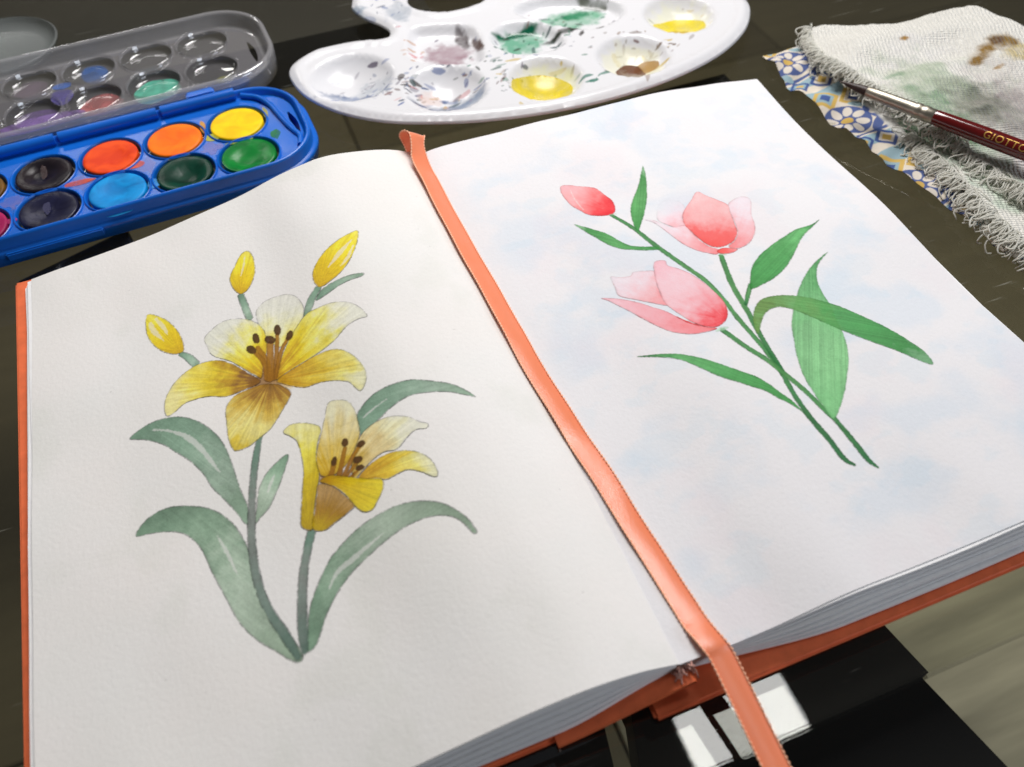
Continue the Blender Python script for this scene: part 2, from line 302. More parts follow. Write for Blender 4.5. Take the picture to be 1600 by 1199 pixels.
LEFT_PAINTING = [{'n': 'painted_leaf', 'st': 'lg', 'bt': [(-117.7, 16.8), (-90.5, -26.4)], 'p': [(-118.85, 15.63), (-116.65, 17.17), (-112.72, 18.26), (-108.54, 18.15), (-103.19, 16.18), (-98.84, 12.44), (-95.43, 7.68), (-92.91, 2.17), (-91.75, -2.99), (-91.15, -7.38), (-90.87, -11.55), (-90.25, -17.38), (-89.34, -23.21), (-89.63, -28.3), (-90.91, -28.41), (-92.66, -23.86), (-95.46, -17.56), (-97.9, -12.5), (-99.41, -7.42), (-102.2, -1.65), (-106.11, 3.98), (-109.6, 8.69), (-113.98, 12.51), (-116.91, 14.2)], 'hl': ([(-111.6, 15.3), (-106.5, 12.1), (-101.7, 6.9), (-98.0, -0.4), (-95.0, -8.7)], [0.44, 0.66, 1.54, 1.32, 0.22])},
 {'n': 'painted_leaf', 'st': 'lg2', 'bt': [(-119.6, -17.9), (-85.8, -69.6)], 'p': [(-120.15, -18.44), (-118.85, -16.4), (-115.49, -14.16), (-110.97, -13.62), (-106.04, -15.2), (-100.72, -18.35), (-96.84, -22.24), (-93.88, -27.37), (-92.26, -32.5), (-91.31, -37.54), (-90.56, -43.37), (-89.84, -49.03), (-88.71, -55.37), (-87.38, -60.4), (-85.42, -65.01), (-83.89, -69.94), (-84.82, -71.59), (-86.84, -70.37), (-89.78, -66.66), (-93.03, -62.8), (-95.69, -58.58), (-97.76, -53.94), (-99.13, -48.23), (-100.64, -42.95), (-101.93, -37.62), (-103.18, -31.42), (-105.58, -26.32), (-108.31, -23.2), (-111.83, -21.18), (-116.66, -19.66), (-119.42, -19.29)], 'hl': ([(-98.8, -28.7), (-97.0, -35.0), (-95.5, -42.2)], [0.22, 0.88, 0.22])},
 {'n': 'painted_leaf', 'st': 'lg2', 'bt': [(-76.1, -12.7), (-87.9, -29.1)], 'p': [(-88.23, -29.34), (-86.86, -24.44), (-85.46, -19.78), (-83.14, -16.26), (-79.65, -13.66), (-75.99, -12.14), (-75.45, -13.41), (-77.31, -16.91), (-79.39, -20.58), (-81.72, -24.01), (-83.88, -26.68), (-86.46, -28.37)], 'hl': ([(-80.3, -16.9), (-81.8, -19.3), (-83.2, -21.7)], [0.22, 0.88, 0.22])},
 {'n': 'painted_stem', 'st': 'stem', 'bt': [(-81.8, -2.1), (-84.9, -70.7)], 'l': [(-81.79, -2.11), (-83.87, -7.76), (-86.43, -16.16), (-88.91, -27.16), (-90.27, -35.21), (-90.84, -43.24), (-90.46, -50.71), (-89.06, -57.12), (-86.89, -63.72), (-84.91, -70.66)], 'w': [2.04, 2.28, 2.34, 2.5, 2.54, 2.58, 2.5, 2.62, 2.85, 2.0]},
 {'n': 'painted_leaf', 'st': 'lg2', 'bt': [(-82.0, -68.8), (-34.9, -57.9)], 'p': [(-80.23, -60.86), (-78.35, -57.18), (-75.11, -52.49), (-71.2, -48.4), (-66.39, -45.53), (-61.37, -43.65), (-55.85, -42.85), (-50.59, -42.89), (-45.75, -44.18), (-41.3, -46.55), (-37.99, -49.92), (-35.67, -53.86), (-34.53, -58.46), (-35.6, -58.83), (-37.32, -54.41), (-40.01, -51.56), (-43.87, -49.94), (-48.16, -49.53), (-52.72, -49.94), (-57.5, -51.08), (-62.45, -52.85), (-67.44, -55.03), (-71.87, -58.32), (-75.18, -61.72), (-77.86, -65.7), (-80.01, -69.06), (-82.31, -70.14), (-82.95, -68.41), (-81.45, -64.75)], 'hl': ([(-73.9, -56.6), (-70.6, -53.1), (-64.9, -51.1), (-56.8, -48.6)], [0.22, 1.1, 1.32, 0.22])},
 {'n': 'painted_stem', 'st': 'stem', 'bt': [(-74.6, -39.4), (-83.2, -69.7)], 'l': [(-74.46, -39.02), (-77.35, -45.02), (-79.62, -51.13), (-81.37, -58.05), (-82.52, -64.25), (-83.31, -70.03)], 'w': [2.85, 2.63, 2.72, 2.93, 2.99, 1.99]},
 {'n': 'painted_leaf', 'st': 'lg', 'bt': [(-54.4, -14.7), (-20.2, -17.1)], 'p': [(-54.1, -10.97), (-52.36, -8.66), (-47.77, -6.01), (-42.39, -5.14), (-35.88, -6.0), (-30.02, -8.78), (-24.44, -12.23), (-20.42, -17.56), (-23.25, -16.1), (-27.46, -13.76), (-32.74, -12.08), (-37.47, -11.23), (-40.96, -11.72), (-44.68, -12.96), (-48.62, -14.97), (-52.38, -16.42), (-54.46, -17.24), (-54.44, -14.71)], 'hl': ([(-52.4, -12.0), (-49.1, -10.8), (-44.5, -9.4)], [0.22, 0.44, 0.22])},
 {'n': 'painted_stem', 'st': 'lg', 'bt': [(-100.0, 41.8), (-95.6, 34.3)], 'l': [(-99.99, 41.83), (-97.81, 38.98), (-95.65, 34.34)], 'w': [1.67, 2.41, 2.53]},
 {'n': 'painted_stem', 'st': 'lg', 'bt': [(-77.2, 56.6), (-76.2, 44.1)], 'l': [(-77.2, 56.63), (-76.77, 50.44), (-76.2, 44.07)], 'w': [2.08, 2.36, 2.17]},
 {'n': 'painted_stem', 'st': 'lg', 'bt': [(-52.5, 43.4), (-58.8, 34.6)], 'l': [(-52.53, 43.4), (-55.78, 39.91), (-58.77, 34.56)], 'w': [2.34, 2.74, 2.48]},
 {'n': 'painted_leaf', 'st': 'lg', 'bt': [(-54.7, 38.5), (-37.8, 41.6)], 'p': [(-54.68, 38.45), (-51.98, 41.66), (-47.42, 42.72), (-42.64, 42.79), (-37.79, 41.57), (-38.59, 40.35), (-42.28, 40.57), (-46.16, 40.19), (-51.26, 38.75)]},
 {'n': 'painted_bud', 'st': 'bud', 'bt': [(-100.0, 42.9), (-108.4, 64.8)], 'p': [(-108.03, 64.82), (-105.44, 62.57), (-102.69, 59.0), (-100.24, 53.76), (-98.85, 48.76), (-98.49, 43.93), (-99.41, 42.15), (-102.03, 42.69), (-105.38, 45.74), (-107.93, 50.13), (-109.43, 55.21), (-109.55, 60.58), (-109.07, 63.75)], 'hl': ([(-108.0, 60.6), (-107.2, 56.3), (-104.5, 50.1)], [1.1, 1.76, 0.22]), 'hl2': ([(-105.9, 61.4), (-103.8, 55.8), (-102.9, 52.0)], [0.88, 1.32, 0.22]), 'pen': 0.55},
 {'n': 'painted_bud', 'st': 'bud', 'bt': [(-77.2, 56.8), (-71.8, 75.2)], 'p': [(-72.14, 75.58), (-70.41, 73.75), (-70.03, 69.26), (-70.61, 64.4), (-72.54, 59.92), (-74.82, 57.23), (-77.17, 56.81), (-78.91, 60.15), (-79.5, 64.57), (-78.67, 67.69), (-76.69, 70.68), (-74.47, 74.12)], 'hl': ([(-72.5, 73.5), (-73.9, 69.0), (-75.6, 64.8)], [0.22, 0.66, 0.22]), 'pen': 0.6},
 {'n': 'painted_bud', 'st': 'bud', 'bt': [(-52.3, 44.2), (-34.3, 61.7)], 'p': [(-34.31, 61.65), (-35.42, 57.33), (-38.46, 51.51), (-42.55, 46.81), (-47.06, 44.12), (-51.65, 43.06), (-53.22, 45.81), (-52.96, 50.19), (-51.03, 53.7), (-47.16, 57.41), (-42.09, 59.96), (-37.35, 61.4)], 'hl': ([(-37.2, 58.1), (-42.7, 53.9), (-47.5, 49.9)], [0.44, 1.76, 0.22]), 'hl2': ([(-37.5, 55.3), (-40.6, 50.6), (-43.6, 48.2)], [0.44, 1.1, 0.22]), 'pen': 0.6},
 {'n': 'throat', 'st': 'throat', 'bt': [(-74.9, 16.2), (-67.9, 11.1)], 'p': [(-78.86, 20.92), (-75.52, 22.9), (-71.75, 20.34), (-69.31, 16.43), (-67.9, 11.07), (-70.12, 9.89), (-74.07, 12.47), (-78.21, 14.3), (-81.71, 16.18), (-81.81, 19.16)]},
 {'n': 'throat', 'st': 'throat', 'bt': [(-64.6, -27.1), (-57.6, -30.1)], 'p': [(-68.99, -22.38), (-64.61, -23.84), (-59.9, -26.98), (-57.61, -30.09), (-59.71, -32.06), (-65.35, -29.84), (-69.61, -26.67)]},
 {'n': 'painted_petal', 'st': 'p_pale', 'bt': [(-74.9, 16.2), (-63.9, 47.8)], 'p': [(-73.97, 44.87), (-72.37, 47.81), (-68.95, 49.17), (-63.85, 48.05), (-60.8, 45.52), (-59.44, 42.02), (-58.99, 37.78), (-60.23, 33.91), (-63.43, 30.58), (-66.87, 27.43), (-70.2, 27.68), (-71.95, 32.33), (-73.73, 37.09)], 'pen': 0.5},
 {'n': 'painted_petal', 'st': 'p_yel', 'bt': [(-74.9, 16.2), (-91.6, 44.7)], 'p': [(-91.7, 43.84), (-89.28, 46.2), (-84.86, 47.93), (-80.23, 46.66), (-75.98, 43.37), (-73.4, 38.78), (-72.69, 33.69), (-73.36, 28.65), (-75.36, 23.67), (-77.2, 18.74), (-78.42, 19.83), (-81.48, 24.52), (-85.14, 30.1), (-89.15, 34.17), (-90.74, 36.87), (-91.28, 39.92)], 'pen': 0.6},
 {'n': 'painted_petal', 'st': 'p_yel', 'bt': [(-74.9, 16.2), (-41.2, 24.0)], 'p': [(-73.37, 15.71), (-70.11, 22.53), (-66.04, 28.47), (-62.36, 32.24), (-58.88, 34.9), (-55.49, 35.07), (-50.41, 34.51), (-45.48, 31.93), (-42.45, 27.74), (-41.35, 23.44), (-44.02, 23.6), (-47.36, 22.99), (-50.03, 21.51), (-52.8, 19.62), (-56.34, 18.38), (-61.17, 17.53), (-65.87, 17.09), (-69.63, 16.46)], 'pen': 0.5},
 {'n': 'painted_petal', 'st': 'p_oc', 'bt': [(-74.9, 16.2), (-48.3, -0.2)], 'p': [(-73.08, 14.98), (-69.63, 16.46), (-64.95, 17.09), (-59.34, 17.47), (-54.11, 16.34), (-50.48, 12.92), (-48.21, 8.12), (-47.38, 3.12), (-48.45, -0.72), (-50.72, -2.67), (-52.08, 0.35), (-53.26, 2.52), (-56.97, 5.35), (-60.99, 7.21), (-65.29, 8.04), (-68.38, 10.1), (-71.31, 12.87)], 'pen': 0.4},
 {'n': 'painted_petal', 'st': 'p_br', 'bt': [(-74.9, 16.2), (-107.2, 20.2)], 'p': [(-107.33, 19.04), (-107.36, 22.86), (-106.2, 26.55), (-103.51, 30.38), (-99.93, 32.91), (-95.12, 34.32), (-89.34, 32.92), (-84.74, 28.55), (-80.57, 22.3), (-77.84, 17.83), (-79.67, 16.74), (-82.89, 16.81), (-86.09, 16.85), (-89.22, 17.24), (-93.92, 19.82), (-98.26, 20.62), (-101.44, 20.58), (-104.16, 19.05), (-106.16, 18.18)], 'pen': 0.6},
 {'n': 'painted_petal', 'st': 'p_bot', 'bt': [(-74.9, 16.2), (-89.0, -3.8)], 'p': [(-89.86, 11.4), (-88.78, 14.11), (-86.22, 16.09), (-82.3, 16.5), (-77.84, 16.17), (-73.14, 13.85), (-70.61, 10.57), (-69.98, 8.19), (-71.64, 5.88), (-74.1, 3.22), (-76.53, 0.57), (-78.78, -1.38), (-82.13, -2.72), (-85.44, -4.07), (-89.07, -3.91), (-90.26, -2.05), (-90.68, 2.35), (-90.18, 7.56)], 'pen': 0.5},
 {'n': 'white_gap', 'st': 'white', 'bt': [(-84.8, 17.0), (-68.7, 10.4)], 'l': [(-84.78, 16.99), (-77.8, 16.39), (-73.24, 14.9), (-68.71, 10.39)], 'w': [0.14, 0.35, 0.62, 0.14]},
 {'n': 'white_gap', 'st': 'white', 'bt': [(-70.4, 16.2), (-64.0, 16.5)], 'l': [(-70.35, 16.19), (-68.19, 17.03), (-63.98, 16.54)], 'w': [0.14, 0.42, 0.14]},
 {'n': 'painted_stamen', 'st': 'fil', 'bt': [(-75.5, 16.5), (-76.2, 31.2)], 'l': [(-75.49, 16.55), (-74.47, 23.16), (-76.22, 31.22)], 'w': [1.81, 2.0, 1.63]},
 {'n': 'painted_stamen', 'st': 'fil', 'bt': [(-76.0, 17.2), (-77.3, 29.3)], 'l': [(-76.0, 17.24), (-75.36, 23.67), (-77.25, 29.31)], 'w': [1.4, 1.58, 1.32]},
 {'n': 'painted_stamen', 'st': 'fil', 'bt': [(-73.7, 16.0), (-69.1, 32.9)], 'l': [(-73.66, 15.96), (-71.48, 23.18), (-69.11, 32.9)], 'w': [1.81, 1.72, 1.34]},
 {'n': 'painted_stamen', 'st': 'fil', 'bt': [(-73.2, 16.5), (-66.1, 29.4)], 'l': [(-73.22, 16.54), (-69.54, 25.09), (-66.09, 29.44)], 'w': [1.39, 1.44, 1.18]},
 {'n': 'painted_stamen', 'st': 'fil', 'bt': [(-74.8, 16.2), (-71.9, 30.7)], 'l': [(-74.79, 16.16), (-73.2, 24.17), (-71.94, 30.69)], 'w': [2.37, 2.44, 2.36]},
 {'n': 'painted_anther', 'st': 'anther', 'bt': [(-79.5, 33.7), (-76.8, 28.7)], 'p': [(-76.81, 29.37), (-77.36, 29.06), (-78.11, 29.3), (-78.86, 30.04), (-79.42, 31.08), (-79.63, 32.15), (-79.43, 32.95), (-78.88, 33.27), (-78.12, 33.02), (-77.36, 32.27), (-76.81, 31.22), (-76.61, 30.16)]},
 {'n': 'painted_anther', 'st': 'anther', 'bt': [(-76.5, 37.7), (-75.2, 32.1)], 'p': [(-74.71, 34.68), (-74.86, 33.55), (-75.27, 32.8), (-75.83, 32.61), (-76.4, 33.04), (-76.82, 33.97), (-76.98, 35.16), (-76.84, 36.29), (-76.43, 37.06), (-75.86, 37.26), (-75.29, 36.82), (-74.87, 35.87)]},
 {'n': 'painted_anther', 'st': 'anther', 'bt': [(-73.2, 34.5), (-70.5, 29.3)], 'p': [(-70.14, 30.88), (-70.53, 30.21), (-71.27, 29.99), (-72.16, 30.28), (-72.96, 30.99), (-73.46, 31.95), (-73.53, 32.9), (-73.14, 33.59), (-72.39, 33.82), (-71.5, 33.53), (-70.7, 32.8), (-70.2, 31.82)]},
 {'n': 'painted_anther', 'st': 'anther', 'bt': [(-69.4, 37.3), (-68.1, 31.7)], 'p': [(-67.62, 33.81), (-67.99, 32.84), (-68.55, 32.32), (-69.15, 32.37), (-69.63, 32.99), (-69.87, 34.02), (-69.8, 35.18), (-69.43, 36.17), (-68.87, 36.71), (-68.26, 36.66), (-67.77, 36.02), (-67.54, 34.97)]},
 {'n': 'painted_anther', 'st': 'anther', 'bt': [(-66.1, 32.7), (-65.2, 27.3)], 'p': [(-64.93, 28.93), (-65.58, 28.33), (-66.24, 28.16), (-66.74, 28.47), (-66.95, 29.18), (-66.8, 30.1), (-66.34, 31.0), (-65.68, 31.61), (-65.02, 31.78), (-64.51, 31.45), (-64.31, 30.73), (-64.47, 29.8)]},
 {'n': 'painted_petal', 'st': 'q_top', 'bt': [(-65.6, -27.9), (-57.5, -2.3)], 'p': [(-67.4, -15.56), (-65.09, -10.92), (-62.51, -5.35), (-60.52, -1.42), (-57.82, -1.81), (-55.04, -4.11), (-53.92, -7.7), (-54.03, -12.68), (-54.84, -17.12), (-57.58, -21.29), (-60.74, -24.18), (-65.02, -25.47), (-68.14, -23.77), (-68.54, -19.78)], 'pen': 0.5},
 {'n': 'painted_petal', 'st': 'q_rt', 'bt': [(-65.6, -27.9), (-36.6, -22.6)], 'p': [(-54.49, -17.33), (-52.1, -15.99), (-48.67, -15.26), (-44.78, -15.66), (-40.67, -17.89), (-38.02, -20.82), (-36.13, -22.28), (-36.94, -23.56), (-39.84, -22.87), (-42.59, -24.13), (-46.41, -26.45), (-50.09, -25.67), (-53.91, -26.66), (-57.62, -28.72), (-59.75, -29.34), (-59.36, -24.97), (-56.9, -20.26)], 'pen': 0.6},
 {'n': 'painted_petal', 'st': 'p_oc', 'bt': [(-60.8, -30.5), (-38.7, -39.1)], 'p': [(-58.73, -29.91), (-55.37, -27.69), (-50.4, -26.72), (-45.91, -27.35), (-41.93, -29.54), (-39.41, -32.52), (-38.3, -36.17), (-38.73, -39.12), (-40.24, -38.63), (-42.46, -36.09), (-45.61, -33.96), (-48.67, -33.97), (-51.79, -34.14), (-54.35, -32.33), (-58.04, -31.65)], 'pen': 0.6},
 {'n': 'painted_petal', 'st': 'q_tube', 'bt': [(-75.0, -37.9), (-71.9, -3.0)], 'p': [(-75.02, -4.19), (-72.64, -2.59), (-68.83, -3.96), (-65.69, -6.49), (-64.63, -8.97), (-66.23, -12.27), (-67.54, -15.48), (-68.4, -19.86), (-68.49, -23.58), (-70.34, -28.1), (-72.02, -32.56), (-73.95, -38.43), (-76.55, -36.72), (-76.28, -33.88), (-74.14, -26.14), (-72.49, -20.52), (-71.9, -16.05), (-71.82, -10.16), (-73.15, -6.92)], 'pen': 0.6},
 {'n': 'painted_petal', 'st': 'q_brown', 'bt': [(-72.3, -39.3), (-64.9, -31.0)], 'p': [(-69.52, -26.27), (-66.42, -27.91), (-63.71, -32.51), (-61.7, -37.1), (-64.54, -38.57), (-68.23, -39.61), (-71.03, -40.3), (-73.95, -38.43), (-72.2, -33.33), (-70.53, -28.9)], 'pen': 0.4},
 {'n': 'painted_stamen', 'st': 'fil', 'bt': [(-65.7, -25.6), (-63.8, -22.0)], 'l': [(-65.68, -25.57), (-63.75, -21.97)], 'w': [1.76, 1.46]},
 {'n': 'painted_stamen', 'st': 'fil', 'bt': [(-63.6, -26.7), (-59.7, -18.6)], 'l': [(-63.61, -26.72), (-61.56, -22.76), (-59.68, -18.61)], 'w': [1.59, 1.62, 1.32]},
 {'n': 'painted_stamen', 'st': 'fil', 'bt': [(-62.4, -27.4), (-55.6, -20.4)], 'l': [(-62.37, -27.41), (-58.68, -23.02), (-55.57, -20.37)], 'w': [1.43, 1.45, 1.14]},
 {'n': 'painted_stamen', 'st': 'fil', 'bt': [(-61.9, -28.0), (-57.5, -24.9)], 'l': [(-61.89, -27.96), (-57.52, -24.91)], 'w': [1.26, 1.12]},
 {'n': 'painted_stamen', 'st': 'fil', 'bt': [(-60.8, -28.8), (-57.6, -27.3)], 'l': [(-60.77, -28.77), (-57.61, -27.26)], 'w': [1.1, 0.95]},
 {'n': 'painted_anther', 'st': 'anther', 'bt': [(-64.0, -19.4), (-63.2, -23.2)], 'p': [(-62.9, -21.97), (-63.34, -22.51), (-63.84, -22.73), (-64.27, -22.57), (-64.52, -22.07), (-64.52, -21.37), (-64.27, -20.65), (-63.83, -20.1), (-63.33, -19.88), (-62.9, -20.05), (-62.65, -20.55), (-62.65, -21.26)]},
 {'n': 'painted_anther', 'st': 'anther', 'bt': [(-59.8, -15.1), (-58.8, -19.1)], 'p': [(-58.48, -17.91), (-58.93, -18.39), (-59.46, -18.54), (-59.96, -18.29), (-60.27, -17.73), (-60.32, -16.99), (-60.1, -16.28), (-59.65, -15.79), (-59.11, -15.64), (-58.62, -15.89), (-58.3, -16.46), (-58.26, -17.2)]},
 {'n': 'painted_anther', 'st': 'anther', 'bt': [(-56.2, -18.3), (-54.3, -21.7)], 'p': [(-53.97, -19.73), (-54.01, -20.31), (-54.38, -20.8), (-54.97, -21.08), (-55.63, -21.06), (-56.18, -20.76), (-56.48, -20.25), (-56.44, -19.67), (-56.07, -19.17), (-55.48, -18.9), (-54.81, -18.92), (-54.26, -19.22)]},
 {'n': 'painted_anther', 'st': 'anther', 'bt': [(-58.4, -22.4), (-56.4, -26.2)], 'p': [(-56.0, -24.51), (-56.17, -25.12), (-56.65, -25.51), (-57.33, -25.59), (-58.02, -25.33), (-58.53, -24.81), (-58.74, -24.16), (-58.57, -23.56), (-58.09, -23.16), (-57.41, -23.08), (-56.72, -23.34), (-56.2, -23.87)]},
 {'n': 'painted_anther', 'st': 'anther', 'bt': [(-58.3, -25.6), (-56.5, -28.6)], 'p': [(-56.19, -27.25), (-56.34, -27.71), (-56.78, -28.01), (-57.38, -28.06), (-57.99, -27.86), (-58.45, -27.45), (-58.63, -26.94), (-58.48, -26.48), (-58.05, -26.18), (-57.44, -26.13), (-56.83, -26.33), (-56.37, -26.75)]},
 {'n': 'painted_petal', 'st': 'q_front', 'bt': [(-67.4, -25.6), (-55.2, -38.0)], 'p': [(-68.88, -25.23), (-65.71, -25.09), (-61.0, -28.18), (-56.41, -31.39), (-53.06, -33.21), (-53.01, -35.71), (-55.43, -38.79), (-57.93, -40.87), (-60.35, -39.98), (-61.83, -37.03), (-63.13, -33.27), (-65.25, -29.45), (-67.39, -27.12)], 'pen': 0.5},
 {'n': 'white_gap', 'st': 'white', 'bt': [(-69.0, -25.9), (-63.3, -34.0)], 'l': [(-69.04, -25.88), (-65.89, -28.92), (-63.34, -34.04)], 'w': [0.16, 0.31, 0.08]}]
